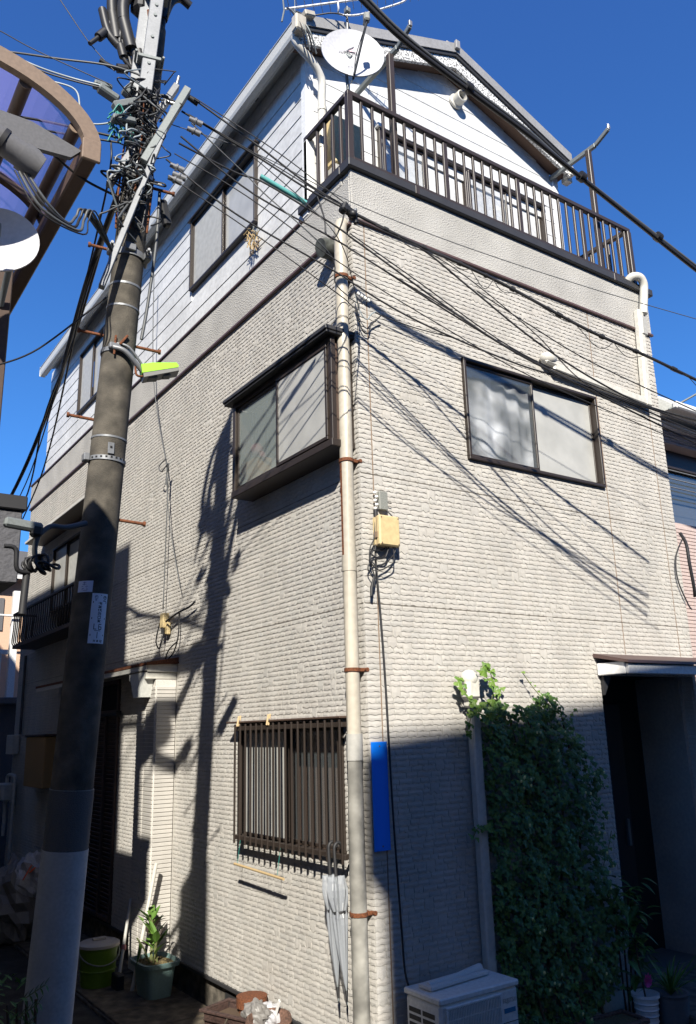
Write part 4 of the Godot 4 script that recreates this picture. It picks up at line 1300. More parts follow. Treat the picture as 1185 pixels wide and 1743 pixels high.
func build_cables() -> void:
	var K: Material = M.black_cable
	# from the pole to the right, past the house corner
	cable("overhead_cable", "top black cable from the pole head to the black splice at the house corner", [V(-1.40, 5.50, 0.35), V(-1.32, 5.51, 0.32), V(-0.97, 5.30, 0.41), V(-0.69, 5.12, 0.48), V(-0.45, 5.01, 0.54)], 0.006, K)
	var wh := part("cable_sleeve", tb([V(-1.375, 5.525, 0.31), V(-1.315, 5.50, 0.32)], [0.016, 0.02], 10), K, self)
	tag(wh, "short fat black sleeve on the top cable beside the pole head", "sleeve")
	cable("overhead_cable", "second black cable from the pole to the splice, just under the top one", [V(-1.42, 5.39, 0.33), V(-0.97, 5.22, 0.41), V(-0.69, 5.08, 0.48), V(-0.44, 4.99, 0.54)], 0.006, K)
	var ct := cable("overhead_cable", "black cable that carries the teal tube across the white siding", [V(-1.43, 5.17, 0.33), V(-1.10, 5.09, 0.37), V(-0.95, 5.065, 0.41), V(-0.69, 4.945, 0.48), V(-0.40, 4.80, 0.55), V(0.26, 4.41, 0.71), V(0.73, 4.18, 0.83), V(2.0, 3.72, 1.15)], 0.006, K)
	var tt := part("cable_guard_tube", tb([V(-0.955, 5.095, 0.412), V(-0.685, 4.975, 0.482)], 0.0145, 14), M.teal_pipe, self)
	tag(tt, "teal green guard tube clipped on a cable before the white siding", "tube")
	cable("overhead_cable", "long black cable crossing the street face just above the second-floor window", [V(-1.42, 5.22, 0.33), V(-1.00, 4.97, 0.40), V(-0.41, 4.72, 0.55), V(0.30, 4.37, 0.72), V(0.97, 4.09, 0.89), V(2.05, 3.87, 1.15)], 0.0055, K)
	cable("overhead_cable", "lowest long black cable from the pole across the bay window top to the street", [V(-1.49, 5.06, 0.30), V(-1.10, 4.81, 0.38), V(-0.55, 4.57, 0.51), V(-0.05, 4.33, 0.64), V(0.60, 4.14, 0.80), V(1.14, 4.04, 0.94), V(2.03, 3.80, 1.16)], 0.0055, K)
	cable("overhead_cable", "hair-thin straight wire across the stucco band below the balcony", [V(-1.47, 5.30, 0.30), V(-0.97, 5.24, 0.41), V(-0.40, 5.05, 0.55), V(0.31, 4.90, 0.73), V(1.23, 4.77, 0.96), V(2.18, 4.68, 1.19)], 0.0028, M.grey_cable)
	var sp := cable("bundled_cable", "thick black cable with looping lashing wire across the upper street face", [V(-0.40, 4.98, 0.55), V(-0.03, 4.86, 0.64), V(0.36, 4.75, 0.74), V(0.65, 4.66, 0.81), V(1.19, 4.45, 0.95), V(1.63, 4.33, 1.06), V(2.10, 4.19, 1.17)], 0.0105, K)
	var line := curve([V(-0.40, 4.98, 0.55), V(-0.03, 4.86, 0.64), V(0.36, 4.75, 0.74), V(0.65, 4.66, 0.81), V(1.19, 4.45, 0.95), V(1.63, 4.33, 1.06), V(2.10, 4.19, 1.17)], 30)
	var lash := []
	for i in range(24, line.size()):
		var ph := fmod(float(i - 24), 18.0) / 18.0
		lash.append(line[i] + V(0, -0.012 - 0.10 * sin(PI * ph) * (0.55 + 0.45 * sin(i * 0.11)), 0.012))
	part("lashing_wire", tb(lash, 0.0026, 5), K, sp)
	for i in range(0, line.size() - 8, 18):
		part("cable_tie", tb([line[i], line[i + 2]], 0.0155, 8), K, sp)
	cable("overhead_cable", "black drop cable sagging from the bundle down across the window head", [V(-0.25, 4.92, 0.59), V(0.05, 4.82, 0.66), V(0.35, 4.61, 0.74), V(0.76, 4.33, 0.84), V(1.15, 4.12, 0.94), V(1.58, 3.97, 1.04), V(2.05, 3.90, 1.16)], 0.006, K)
	cable("overhead_cable", "thin wire from the pole that ends at the top of the downpipe", [V(-1.37, 5.31, 0.36), V(-1.03, 5.08, 0.39), V(-0.93, 4.98, 0.42), V(-0.55, 4.67, 0.51), V(-0.22, 4.78, 0.09), V(-0.02, 4.72, 0.05)], 0.004, M.grey_cable)
	cable("overhead_cable", "thin black wire ending in loops beside the white insulators", [V(0.42, 4.60, 0.74), V(0.75, 4.42, 0.84), V(1.2, 4.22, 0.95), V(2.02, 3.96, 1.16)], 0.004, K)
	var more := [["thin wire from the lower crossarm down to above the street window", [V(-1.45, 5.10, 0.32), V(-1.05, 4.92, 0.42), V(-0.50, 4.59, 0.56), V(0.15, 4.28, 0.72), V(0.71, 4.04, 0.86), V(1.6, 3.78, 1.08), V(2.1, 3.66, 1.2)], 0.0035], ["thin wire close under the second cable from the pole to the splice", [V(-1.38, 5.38, 0.34), V(-0.95, 5.20, 0.44), V(-0.56, 5.02, 0.54), V(-0.42, 4.98, 0.57)], 0.0035], ["thin wire between the two top cables from pole to splice", [V(-1.35, 5.51, 0.34), V(-0.88, 5.27, 0.46), V(-0.56, 5.07, 0.54), V(-0.42, 4.99, 0.57)], 0.0035], ["thin drop wire leaving the splice under the lashed cable", [V(-0.38, 4.92, 0.58), V(0.18, 4.73, 0.73), V(0.74, 4.36, 0.87), V(1.15, 4.02, 0.97), V(1.99, 3.75, 1.18)], 0.0035], ["thin wire from beside the downpipe top to the duct cover end", [V(-0.43, 4.81, 0.57), V(-0.06, 4.59, 0.67), V(0.58, 4.22, 0.83), V(1.16, 4.04, 0.97), V(2.0, 3.84, 1.18)], 0.004], ["thin wire crossing just over the street window frame", [V(-0.46, 4.72, 0.56), V(0.16, 4.42, 0.72), V(0.70, 4.16, 0.85), V(1.54, 3.89, 1.06), V(1.99, 3.77, 1.18)], 0.004], ["thin wire from the pole to the white wall insulators", [V(-1.48, 4.95, 0.31), V(-1.05, 4.71, 0.42), V(-0.52, 4.39, 0.55), V(-0.2, 4.5, 0.3), V(0.0, 4.72, 0.05)], 0.0035], ["short slack wire hanging before the bay window corner", [V(-1.01, 5.19, 0.43), V(-0.70, 4.96, 0.50), V(-0.50, 4.73, 0.56), V(-0.2, 4.58, 0.3), V(-0.01, 4.66, 0.04)], 0.003]]
	for q in more:
		cable("overhead_cable", q[0], q[1], q[2], K)
	# heavy bundle that crosses in front of the roof and its balcony
	var hb := part("heavy_cable_bundle", tb(curve([V(-1.6, 6.03, 1.20), V(-0.97, 5.89, 1.20), V(-0.78, 5.80, 1.20), V(-0.47, 5.67, 1.20), V(0.01, 5.57, 1.20), V(0.50, 5.48, 1.20), V(0.86, 5.39, 1.20), V(1.49, 5.24, 1.20), V(2.26, 5.06, 1.20), V(3.2, 4.88, 1.2)], 6), 0.015, 10), K, self)
	tag(hb, "heavy twin black cable slanting across roof and balcony to the street", "cable")
	part("second_strand", tb(curve([V(-1.6, 6.07, 1.215), V(-0.97, 5.925, 1.215), V(-0.78, 5.835, 1.21), V(-0.47, 5.705, 1.205), V(0.01, 5.605, 1.2), V(0.50, 5.510, 1.2), V(0.86, 5.415, 1.19), V(1.49, 5.275, 1.19), V(2.26, 5.095, 1.2), V(3.2, 4.91, 1.2)], 6), 0.011, 8), M.grey_cable, hb)
	for q in [V(0.01, 5.586, 1.20), V(0.98, 5.372, 1.20), V(1.75, 5.20, 1.20)]:
		part("cable_tie", tb([q + V(-0.02, 0.004, 0), q + V(0.02, -0.004, 0)], 0.033, 10), K, hb)
	# the black splice that hangs by the corner
	var spl := thing("cable_splice", "lumpy black splice where cables meet in front of the house corner", "cable splice", V(-0.42, 4.97, 0.55))
	var m := MB.new()
	m.box(V(-0.415, 4.975, 0.55), V(0.10, 0.05, 0.05), Basis(Vector3.BACK, -0.35), 0.015)
	m.box(V(-0.46, 4.985, 0.55), V(0.045, 0.065, 0.06), Basis(Vector3.BACK, -0.35), 0.015)
	m.box(V(-0.375, 4.935, 0.555), V(0.03, 0.06, 0.03), Basis(Vector3.BACK, 0.3), 0.008)
	m.ball(V(-0.40, 4.955, 0.57), V(0.03, 0.025, 0.025), 8)
	part("splice_body", m, K, spl)
	m = MB.new()
	m.box(V(-0.43, 5.008, 0.56), V(0.025, 0.016, 0.02), Basis(), 0.003)
	m.box(V(-0.38, 4.992, 0.565), V(0.02, 0.022, 0.02), Basis(), 0.003)
	part("splice_clip", m, M.galv, spl)
	part("splice_tail", tb(curve([V(-0.46, 4.95, 0.55), V(-0.47, 4.88, 0.53), V(-0.50, 4.80, 0.50), V(-0.56, 4.80, 0.50), V(-0.57, 4.90, 0.50), V(-0.62, 5.04, 0.50)], 5), 0.005, 6), K, spl)
	# to the left of the pole, over the neighbour
	var L := [["white service cable from the pole head to the upper edge, uppermost of the pale ones", [V(-2.9, 5.66, -0.05), V(-2.41, 5.56, 0.05), V(-2.18, 5.49, 0.11), V(-2.00, 5.47, 0.15), V(-1.84, 5.44, 0.22)], 0.0055, M.pale_cable], ["black cable just under the uppermost pale cable left of the pole", [V(-2.9, 5.61, -0.05), V(-2.41, 5.535, 0.05), V(-2.12, 5.465, 0.12), V(-1.86, 5.42, 0.22)], 0.005, K], ["lower pale cable that bends down in a white drip loop at the pole", [V(-2.9, 5.58, -0.05), V(-2.41, 5.50, 0.05), V(-2.14, 5.43, 0.11), V(-1.98, 5.38, 0.18), V(-1.945, 5.25, 0.2), V(-1.90, 5.17, 0.22), V(-1.82, 5.18, 0.25), V(-1.78, 5.22, 0.26)], 0.005, M.pale_cable], ["thin black wire sloping to the pole above the pale cables", [V(-2.9, 5.80, -0.05), V(-2.42, 5.68, 0.05), V(-2.18, 5.60, 0.10), V(-1.79, 5.47, 0.22)], 0.003, K], ["hair-thin wire rising steeply from the pole to the top of the picture", [V(-2.32, 6.32, 0.06), V(-2.10, 6.01, 0.12), V(-1.92, 5.74, 0.17), V(-1.78, 5.57, 0.22)], 0.0028, K], ["grey bare guy wire that crosses the steel mast", [V(-2.9, 5.36, -0.05), V(-2.41, 5.52, 0.05), V(-2.06, 5.58, 0.13), V(-1.79, 5.58, 0.24), V(-1.55, 5.545, 0.30)], 0.006, M.grey_cable], ["upper black cable passing in front of the curved balcony roof", [V(-2.9, 5.16, -0.05), V(-2.38, 5.14, 0.06), V(-2.10, 5.15, 0.13), V(-1.74, 5.13, 0.24)], 0.007, K], ["lower black cable passing in front of the curved balcony roof", [V(-2.9, 5.08, -0.05), V(-2.37, 5.09, 0.06), V(-2.07, 5.10, 0.13), V(-1.74, 5.10, 0.24)], 0.006, K], ["single black cable from the bolted clamp to the neighbour's brown post", [V(-2.17, 3.88, -0.30), V(-2.0, 3.94, -0.1), V(-1.74, 4.19, 0.17)], 0.005, K], ["black cable from the cable closure to the pole under the balcony gutter", [V(-2.14, 4.86, 0.30), V(-1.93, 4.80, 0.24), V(-1.73, 4.76, 0.24)], 0.007, K]]
	for q in L:
		cable("overhead_cable", q[0], q[1], q[2], q[3])
	# bundle running away along the alley
	var D := [["thin alley cable, outermost of the four that drop behind the pole", [V(-1.74, 5.21, 0.10), V(-1.70, 4.96, -0.10), V(-1.39, 4.70, -2.0), V(-0.97, 4.54, -5.0), V(-0.6, 4.7, -9.0)], 0.006], ["wavy twisted alley cable beside the outermost one", [V(-1.69, 4.91, 0.12), V(-1.44, 4.78, -1.5), V(-1.26, 4.68, -3.0), V(-0.93, 4.45, -5.0), V(-0.5, 4.5, -9.0)], 0.008], ["thick alley cable bundle sagging from pole to the far left", [V(-1.70, 4.84, 0.14), V(-1.57, 4.85, -0.8), V(-1.41, 4.80, -1.8), V(-1.25, 4.78, -2.8), V(-1.07, 4.50, -5.0), V(-0.8, 4.4, -9.0)], 0.018], ["alley cable nearest the white siding among the four", [V(-1.66, 4.95, 0.14), V(-1.54, 4.76, -1.0), V(-1.19, 4.45, -3.0), V(-0.99, 4.29, -4.5), V(-0.4, 4.3, -9.0)], 0.007]]
	for q in D:
		cable("alley_cable", q[0], q[1], q[2], K)
	# thin pair that drops down the alley face to the small ivory box
	cable("service_wire", "pair of thin wires hanging from the eave down the alley face to the ivory box", [V(-0.12, 6.73, -3.5), V(-0.10, 5.49, -3.45), V(-0.09, 4.45, -3.05), V(-0.08, 4.33, -3.03), V(-0.07, 3.07, -3.08)], 0.005, M.grey_cable)
	cable("service_wire", "thin wire spreading away from the pair to a hook on the alley face", [V(-0.10, 4.45, -3.03), V(-0.09, 3.9, -2.95), V(-0.06, 3.22, -2.72)], 0.004, M.grey_cable)
	cable("service_wire", "twisted wire knot halfway down the hanging pair on the alley face", [V(-0.10, 4.52, -3.05), V(-0.13, 4.46, -3.14), V(-0.12, 4.40, -3.10), V(-0.10, 4.45, -2.98), V(-0.10, 4.36, -3.02), V(-0.10, 4.25, -3.03)], 0.006, M.grey_cable)
	cable("service_wire", "black wire hooked on the alley face right of the ivory box", [V(-0.07, 2.95, -3.0), V(-0.06, 3.0, -2.75), V(-0.05, 3.02, -2.55), V(-0.05, 3.05, -2.42)], 0.009, K)
	cable("service_wire", "black wire dropping from the hook to the door canopy end", [V(-0.05, 3.01, -2.75), V(-0.05, 2.80, -2.76), V(-0.06, 2.66, -2.83), V(-0.08, 2.60, -2.95), V(-0.08, 2.68, -2.9), V(-0.05, 2.75, -2.78)], 0.006, K)
	# wall wiring at the street corner
	cable("wall_wire", "black wire looping under the white insulators at the upper street corner", [V(-0.02, 4.70, 0.03), V(0.03, 4.55, 0.03), V(0.08, 4.53, 0.03), V(0.11, 4.60, 0.03), V(0.18, 4.68, 0.05)], 0.005, K)
	cable("wall_wire", "teal wire curling below the white insulators", [V(-0.03, 4.78, 0.05), V(0.01, 4.66, 0.05), V(0.06, 4.62, 0.05), V(0.10, 4.67, 0.05), V(0.14, 4.70, 0.05)], 0.004, M.pale_cable)
	cable("wall_wire", "black wire with two beads running from the insulators to the window head", [V(0.14, 4.70, 0.04), V(0.24, 4.68, 0.05), V(0.50, 4.66, 0.07), V(0.85, 4.66, 0.10)], 0.004, K)
	cable("wall_wire", "long black wire falling from the ivory meter box past the blue board", [V(0.088, 3.24, 0.03), V(0.075, 3.0, 0.03), V(0.085, 2.8, 0.03), V(0.098, 2.6, 0.03), V(0.115, 2.2, 0.03), V(0.128, 1.5, 0.035), V(0.155, 0.9, 0.035), V(0.17, 0.62, 0.04), V(0.22, 0.5, 0.06)], 0.0065, K)
	cable("wall_wire", "black hook-shaped wire at the far street corner beside the pink house", [V(3.36, 3.52, 0.03), V(3.40, 3.42, 0.05), V(3.41, 3.25, 0.05), V(3.46, 3.05, 0.03), V(3.5, 2.98, 0.0)], 0.014, K)
	cable("wall_wire", "thin wire bowing from the hook-shaped wire down the street face", [V(3.38, 3.46, 0.03), V(3.26, 3.30, 0.03), V(3.24, 3.10, 0.03), V(3.34, 2.90, 0.03), V(3.40, 2.86, 0.02)], 0.006, K)
	var loops := [["long wire loop bowing out beside the ivory meter box", [V(0.08, 3.25, 0.04), V(0.06, 3.11, 0.04), V(0.03, 3.05, 0.04), V(0.02, 2.98, 0.04), V(0.04, 2.91, 0.04), V(0.06, 2.85, 0.04)]], ["uppermost small wire loop close under the ivory meter box", [V(0.14, 3.06, 0.05), V(0.12, 3.04, 0.045), V(0.03, 3.02, 0.045), V(0.06, 2.985, 0.05), V(0.11, 2.99, 0.05), V(0.15, 3.02, 0.05), V(0.15, 3.06, 0.05)]], ["outermost wire loop hanging under the ivory meter box", [V(0.16, 3.06, 0.06), V(0.13, 2.99, 0.055), V(0.05, 2.97, 0.05), V(0.01, 2.94, 0.05), V(0.0, 2.90, 0.05), V(0.04, 2.85, 0.05)]], ["wire crossing from the meter box to the hanging cable end", [V(0.21, 3.06, 0.06), V(0.20, 3.02, 0.06), V(0.14, 2.96, 0.06), V(0.07, 2.92, 0.06), V(0.05, 2.87, 0.055), V(0.04, 2.80, 0.05)]], ["lowest wire loop swinging right under the ivory meter box", [V(0.19, 3.06, 0.065), V(0.19, 2.97, 0.065), V(0.14, 2.93, 0.065), V(0.07, 2.905, 0.06), V(0.01, 2.96, 0.06), V(0.05, 3.04, 0.05)]]]
	for q in loops:
		cable("wall_wire", q[0], q[1], 0.0042, K)
	var plug := part("cable_end", tb([V(0.042, 2.86, 0.05), V(0.022, 2.79, 0.05), V(0.018, 2.74, 0.05)], [0.006, 0.011, 0.008], 8), K, self)
	tag(plug, "fat black cable end hanging below the meter box wires", "cable end")
	# insulators
	var ins := thing("wall_insulator", "row of small white porcelain insulators at the upper street corner", "insulator", V(0.0, 4.80, 0.03))
	for i in 4:
		part("insulator_bead", tb([V(0.0 + i * 0.028, 4.81 - i * 0.008, 0.03), V(0.018 + i * 0.028, 4.80 - i * 0.008, 0.035)], [0.014, 0.009], 8), M.porcelain, ins)

func build_closure() -> void:
	var t := thing("cable_closure", "black cylindrical cable closure slung under wires near the curved roof", "cable closure", V(-2.3, 4.55, 0.6))
	var a := V(-2.62, 4.66, 0.62)
	var b := V(-2.21, 4.50, 0.60)
	part("closure_body", tb([a, a.lerp(b, 0.8)], 0.058, 20), M.slate, t)
	part("closure_cap", tb([a.lerp(b, 0.78), a.lerp(b, 0.90), b], [0.066, 0.070, 0.055], 20), M.slate, t)
	part("closure_ring", tb([a.lerp(b, 0.55), a.lerp(b, 0.60)], 0.064, 20), M.black_trim, t)
	part("hanger_strap", tb(curve([a.lerp(b, 0.45) + V(0, 0.06, 0.03), a.lerp(b, 0.45) + V(0.0, -0.02, 0.07), a.lerp(b, 0.40) + V(0, -0.065, 0.03)], 4), 0.006, 5), M.galv, t)
	for i in 4:
		var p := [b + V(-0.05 - i * 0.02, -0.05, 0.0), b + V(0.04 - i * 0.01, -0.16 - i * 0.02, 0.0), b + V(0.15 + i * 0.025, -0.20 - i * 0.012, -0.05), b + V(0.20 + i * 0.02, -0.12, -0.10), b + V(0.24 + i * 0.02, -0.06 + i * 0.005, -0.12), b + V(0.46, -0.10, -0.33)]
		part("closure_lead", tb(curve(p, 6), 0.007 if i < 3 else 0.004, 6), M.black_cable if i % 2 else M.grey_cable, t)

func build_cable_arm() -> void:
	var t := thing("cable_junction", "grey cable junction arm with black coil between dark parapet and pole", "cable junction", V(-2.06, 2.9, 0.2))
	var m := MB.new()
	m.box(V(-2.075, 2.905, 0.2), V(0.17, 0.045, 0.05), Basis(Vector3.BACK, -0.08), 0.012)
	part("junction_arm", m, M.galv_dark, t)
	m = MB.new()
	m.box(V(-2.015, 2.882, 0.2), V(0.05, 0.055, 0.055), Basis(Vector3.BACK, -0.08), 0.014)
	part("junction_head", m, M.black_trim, t)
	part("conduit", tb(curve([V(-2.0, 2.87, 0.2), V(-1.95, 2.915, 0.19), V(-1.87, 2.925, 0.17), V(-1.77, 2.965, 0.14)], 6), 0.013, 8), M.grey_cable, t)
	part("conduit", tb(curve([V(-2.005, 2.87, 0.2), V(-2.015, 2.80, 0.19), V(-2.0, 2.74, 0.18)], 5), 0.013, 8), M.grey_cable, t)
	for i in 7:
		var c := V(-2.025 + 0.012 * i, 2.725 + 0.006 * (i % 3), 0.17 + 0.008 * i)
		var r := 0.034 + 0.007 * (i % 4)
		var tilt := Basis(Vector3(0.3 * (i % 3), 1.0, 0.2 * i).normalized(), 0.5 * i)
		var p := []
		for k in 15:
			var a := TAU * k / 14.0
			p.append(c + tilt * V(cos(a) * r, sin(a) * r * 0.8, 0.01 * sin(a * 2.0)))
		part("cable_coil", tb(p, 0.007, 6), M.black_cable, t)
	part("cable_tail", tb(curve([V(-2.15, 2.80, 0.2), V(-2.10, 2.79, 0.2), V(-2.085, 2.70, 0.19), V(-2.03, 2.69, 0.18)], 5), 0.011, 7), M.black_cable, t)
	part("drop_pipe", tb([V(-2.035, 2.76, 0.17), V(-2.045, 2.50, 0.17)], 0.017, 8), M.black_trim, t)

# ---------------------------------------------------------------- neighbours
func build_neighbours() -> void:
	# house across the alley: dark parapet, brown posts, curved tinted balcony roof
	var t := thing("balcony_house", "neighbouring house across the alley with dark parapet and curved tinted balcony roof", "house", V(-2.6, 0, -1))
	var m := MB.new()
	m.box(V(-4.8, 3.55, -3.9), V(4.3, 7.1, 7.0), Basis(), 0.0)
	m.box(V(-4.8, 1.6, 0.55), V(4.2, 3.2, 1.3), Basis(), 0.0)
	part("body", m, M.plain_wall, t)
	part("gate_pillar", cc(V(-2.86, 0, 1.40), V(-2.62, 4.15, 1.60), 0.0), M.plain_wall, t)
	part("parapet", cc(V(-2.65, 2.74, -3.6), V(-1.95, 3.13, -0.40), 0.006), M.dark_wall, t)
	part("parapet_cap", cc(V(-2.66, 3.131, -3.62), V(-1.932, 3.21, -0.38), 0.006), M.black_trim, t)
	for z in [-0.47, -1.9, -3.3]:
		part("post", cc(V(-2.205, 3.21, z - 0.05), V(-2.095, 4.82, z + 0.05), 0.006), M.umber_metal, t)
	var roof := part("roof_gutter", cc(V(-1.975, 4.80, -3.4), V(-1.895, 4.905, 0.40), 0.008), M.umber_metal, t)
	part("gutter_end", bx(V(-1.93, 4.853, 0.405), V(0.095, 0.12, 0.02), 0.02), M.beige_metal, roof)
	var arc := []
	for i in 15:
		var a := PI * 0.5 * i / 14.0
		arc.append(Vector2(-2.62 + 0.70 * cos(a), 4.88 + 0.36 * sin(a)))
	var zs := [0.38, -0.50, -1.4, -2.3, -3.2]
	for k in zs.size():
		m = MB.new()
		var hw := 0.022 if k else 0.042
		var out := PackedVector2Array()
		for i in arc.size():
			var dd: Vector2 = (arc[mini(i + 1, arc.size() - 1)] - arc[maxi(i - 1, 0)]).normalized()
			out.append(arc[i] + Vector2(dd.y, -dd.x) * hw)
		for i in range(arc.size() - 1, -1, -1):
			var dd: Vector2 = (arc[mini(i + 1, arc.size() - 1)] - arc[maxi(i - 1, 0)]).normalized()
			out.append(arc[i] - Vector2(dd.y, -dd.x) * hw)
		m.prism(out, V(0, 0, zs[k] - 0.025), Vector3.RIGHT, Vector3.UP, 0.05 if k else 0.045)
		part("roof_rib", m, M.beige_metal if k == 0 else M.umber_metal, roof)
	for i in [4, 9, 14]:
		var a: Vector2 = arc[i]
		m = MB.new()
		m.tube([V(a.x - 0.012, a.y - 0.035, -3.3), V(a.x - 0.012, a.y - 0.035, 0.345)], 0.034, 12)
		part("roof_purlin", m, M.umber_metal, roof)
		m = MB.new()
		m.tube([V(a.x - 0.012, a.y - 0.035, 0.346), V(a.x - 0.012, a.y - 0.035, 0.352)], 0.033, 12)
		part("purlin_end", m, M.beige_metal, roof)
	for k in zs.size() - 1:
		m = MB.new()
		for i in arc.size() - 1:
			var a: Vector2 = arc[i]
			var b: Vector2 = arc[i + 1]
			m.quad(V(a.x, a.y + 0.01, zs[k] - 0.03), V(b.x, b.y + 0.01, zs[k] - 0.03), V(b.x, b.y + 0.01, zs[k + 1] + 0.03), V(a.x, a.y + 0.01, zs[k + 1] + 0.03), V(0.5, 1, 0))
		part("tinted_sheet", m, M.tint, roof)
	m = MB.new()
	m.prism(PackedVector2Array([Vector2(-2.62, 4.74), Vector2(-2.02, 4.80), Vector2(-1.97, 4.86), Vector2(-2.22, 4.925), Vector2(-2.62, 4.92)]), V(0, 0, 0.34), Vector3.RIGHT, Vector3.UP, 0.03)
	part("end_beam", m, M.slate, roof)
	# house behind the photographer whose roof edge shades the foot of the street face
	t = thing("opposite_house", "plain house on the other side of the street, behind the viewer", "house", V(3, 0, 7.5))
	m = MB.new()
	m.prism(PackedVector2Array([Vector2(-4.46, 0), Vector2(11.0, 0), Vector2(11.0, 8.81), Vector2(-4.46, 7.29)]), V(0, 0, 6.5), Vector3.RIGHT, Vector3.UP, 3.5)
	part("body", m, M.plain_wall, t)
	part("eave_block", cc(V(-4.58, 6.55, 6.5), V(-4.461, 7.22, 7.5), 0.0), M.gutter, t)
	# pink neighbour to the right
	t = thing("pink_house", "pink brick-faced house beyond the corner house with dark balcony window and white gutter", "house", V(4.5, 0, -2))
	m = MB.new()
	var RB := Basis(Vector3.RIGHT, Vector3.UP, Vector3.BACK)
	wall_boxes(m, V(0, 0, -0.25), RB, 3.50, 8.0, 0.0, 4.72, [[3.60, 6.2, 3.72, 4.50]], 0.12)
	m.box(V(5.7, 2.3, -4.3), V(4.4, 4.6, 7.0), Basis(), 0.0)
	var pw := part("wall", m, M.pink_wall, t)
	m = MB.new()
	for i in 132:
		var y := 0.3 + i * 0.0336
		if y + 0.03 < 4.70:
			if y + 0.03 > 3.72 and y < 4.50:
				m.box(V(3.55, y + 0.015, -0.246), V(0.09, 0.029, 0.012), Basis(), 0.003)
			else:
				var x := 3.50 + rng.randf() * 0.1
				while x < 5.2:
					var w := rng.randf_range(0.09, 0.2)
					m.box(V(x + w * 0.5, y + 0.015, -0.246), V(w - 0.004, 0.029, 0.012), Basis(), 0.003)
					x += w
	part("brick_siding", m, M.pink_wall, pw).set_meta("kind", "stuff")
	m = MB.new()
	m.box(V(4.9, 4.51, -0.52), V(2.6, 0.02, 0.30), Basis(), 0.0)
	m.box(V(4.9, 3.71, -0.52), V(2.6, 0.02, 0.30), Basis(), 0.0)
	m.box(V(3.59, 4.11, -0.52), V(0.02, 0.78, 0.30), Basis(), 0.0)
	var w2 := part("window_recess", m, M.brown_metal, t)
	m = MB.new()
	frame(m, V(3.60, 3.72, -0.40), Vector3.RIGHT, Vector3.UP, 2.6, 0.78, 0.03, 0.05)
	m.box(V(4.7, 4.2, -0.40), V(0.04, 0.7, 0.04))
	m.box(V(4.9, 4.40, -0.385), V(2.6, 0.16, 0.03))
	part("frame", m, M.brown_metal, w2)
	part("pane", cc(V(3.63, 3.75, -0.43), V(6.17, 4.47, -0.425), 0.0), M.glass, w2)
	part("window_back", cc(V(3.60, 3.72, -0.68), V(6.2, 4.5, -0.66), 0.0), M.black_in, w2)
	part("lace_curtain", pleats(V(3.66, 3.76, -0.52), Vector3.RIGHT, Vector3.BACK, 0.34, 0.34, 0.012, 6), M.lace, w2)
	for i in 3:
		part("laundry_rod", tb([V(3.60, 4.26 - i * 0.085, -0.30), V(5.4, 4.26 - i * 0.085, -0.30)], 0.006, 6), M.galv, w2)
	m = MB.new()
	m.prism(PackedVector2Array([Vector2(-0.25, 4.98), Vector2(0.02, 4.755), Vector2(0.02, 4.715), Vector2(-0.25, 4.72)]), V(8.0, 0, 0), Vector3.BACK, Vector3.UP, 4.47)
	part("eave", m, M.soffit_grey, t)
	part("gutter", cc(V(3.52, 4.70, 0.021), V(8.0, 4.77, 0.075), 0.02), M.white_paint, t)
	part("cornice", cc(V(3.52, 4.63, -0.235), V(8.0, 4.69, -0.17), 0.01), M.white_paint, t)
	part("bracket_arm", tb([V(3.50, 4.70, 0.0), V(3.95, 4.98, 0.25)], 0.010, 6), M.galv_dark, t)
	# peach house at the end of the alley
	t = thing("peach_house", "sunlit peach house with slate roof and white balcony posts at the alley end", "house", V(-1.5, 0, -14))
	part("wall", cc(V(-5, 0, -16), V(2.2, 4.9, -12), 0.0), M.peach_wall, t)
	m = MB.new()
	m.prism(PackedVector2Array([Vector2(-5.2, 4.9), Vector2(2.4, 4.9), Vector2(2.4, 5.05), Vector2(0.9, 5.35), Vector2(-5.2, 5.5)]), V(0, 0, -16.2), Vector3.RIGHT, Vector3.UP, 4.5)
	part("roof", m, M.slate, t)
	part("roof_edge", cc(V(-5.2, 4.83, -11.72), V(2.4, 4.90, -11.66), 0.0), M.white_paint, t)
	part("balcony_post", cc(V(0.43, 2.2, -11.5), V(0.55, 4.55, -11.38)), M.white_paint, t)
	part("balcony_rail", cc(V(-3, 3.42, -11.48), V(0.42, 3.50, -11.40)), M.white_paint, t)
	for i in 8:
		part("baluster", cc(V(-0.5 + i * 0.11, 2.5, -11.46), V(-0.46 + i * 0.11, 3.42, -11.42)), M.white_paint, t)
	part("balcony_floor", cc(V(-3, 2.42, -12), V(0.6, 2.5, -11.38)), M.white_paint, t)
	part("laundry_pole", tb([V(-2, 4.12, -11.3), V(0.9, 4.08, -11.3)], 0.02, 8), M.white_paint, t)
	part("window", cc(V(0.10, 3.9, -11.99), V(0.40, 4.5, -11.97)), M.slate, t)
	# more houses that close in the alley and the street, out of the picture
	t = thing("row_house", "plain row house farther along the alley beside the balcony house", "house", V(-4.5, 0, -12))
	part("body", cc(V(-7.0, 0, -17.0), V(-2.1, 6.6, -7.75), 0.0), M.plain_wall, t)
	t = thing("street_house", "plain lower house across the street, left of the opposite house", "house", V(-9, 0, 8))
	part("body", cc(V(-15.0, 0, 6.5), V(-5.75, 6.6, 10.0), 0.0), M.plain_wall, t)
	# low shed that closes the alley
	t = thing("alley_shed", "dark low shed beyond the corner house at the alley end", "shed", V(-0.7, 0, -10.4))
	part("wall", cc(V(-2.5, 0, -10.9), V(0.6, 2.5, -10.0), 0.0), M.dark_wall, t)
	part("roof", cc(V(-2.6, 2.5, -11.0), V(0.7, 2.6, -9.8), 0.01), M.slate, t)

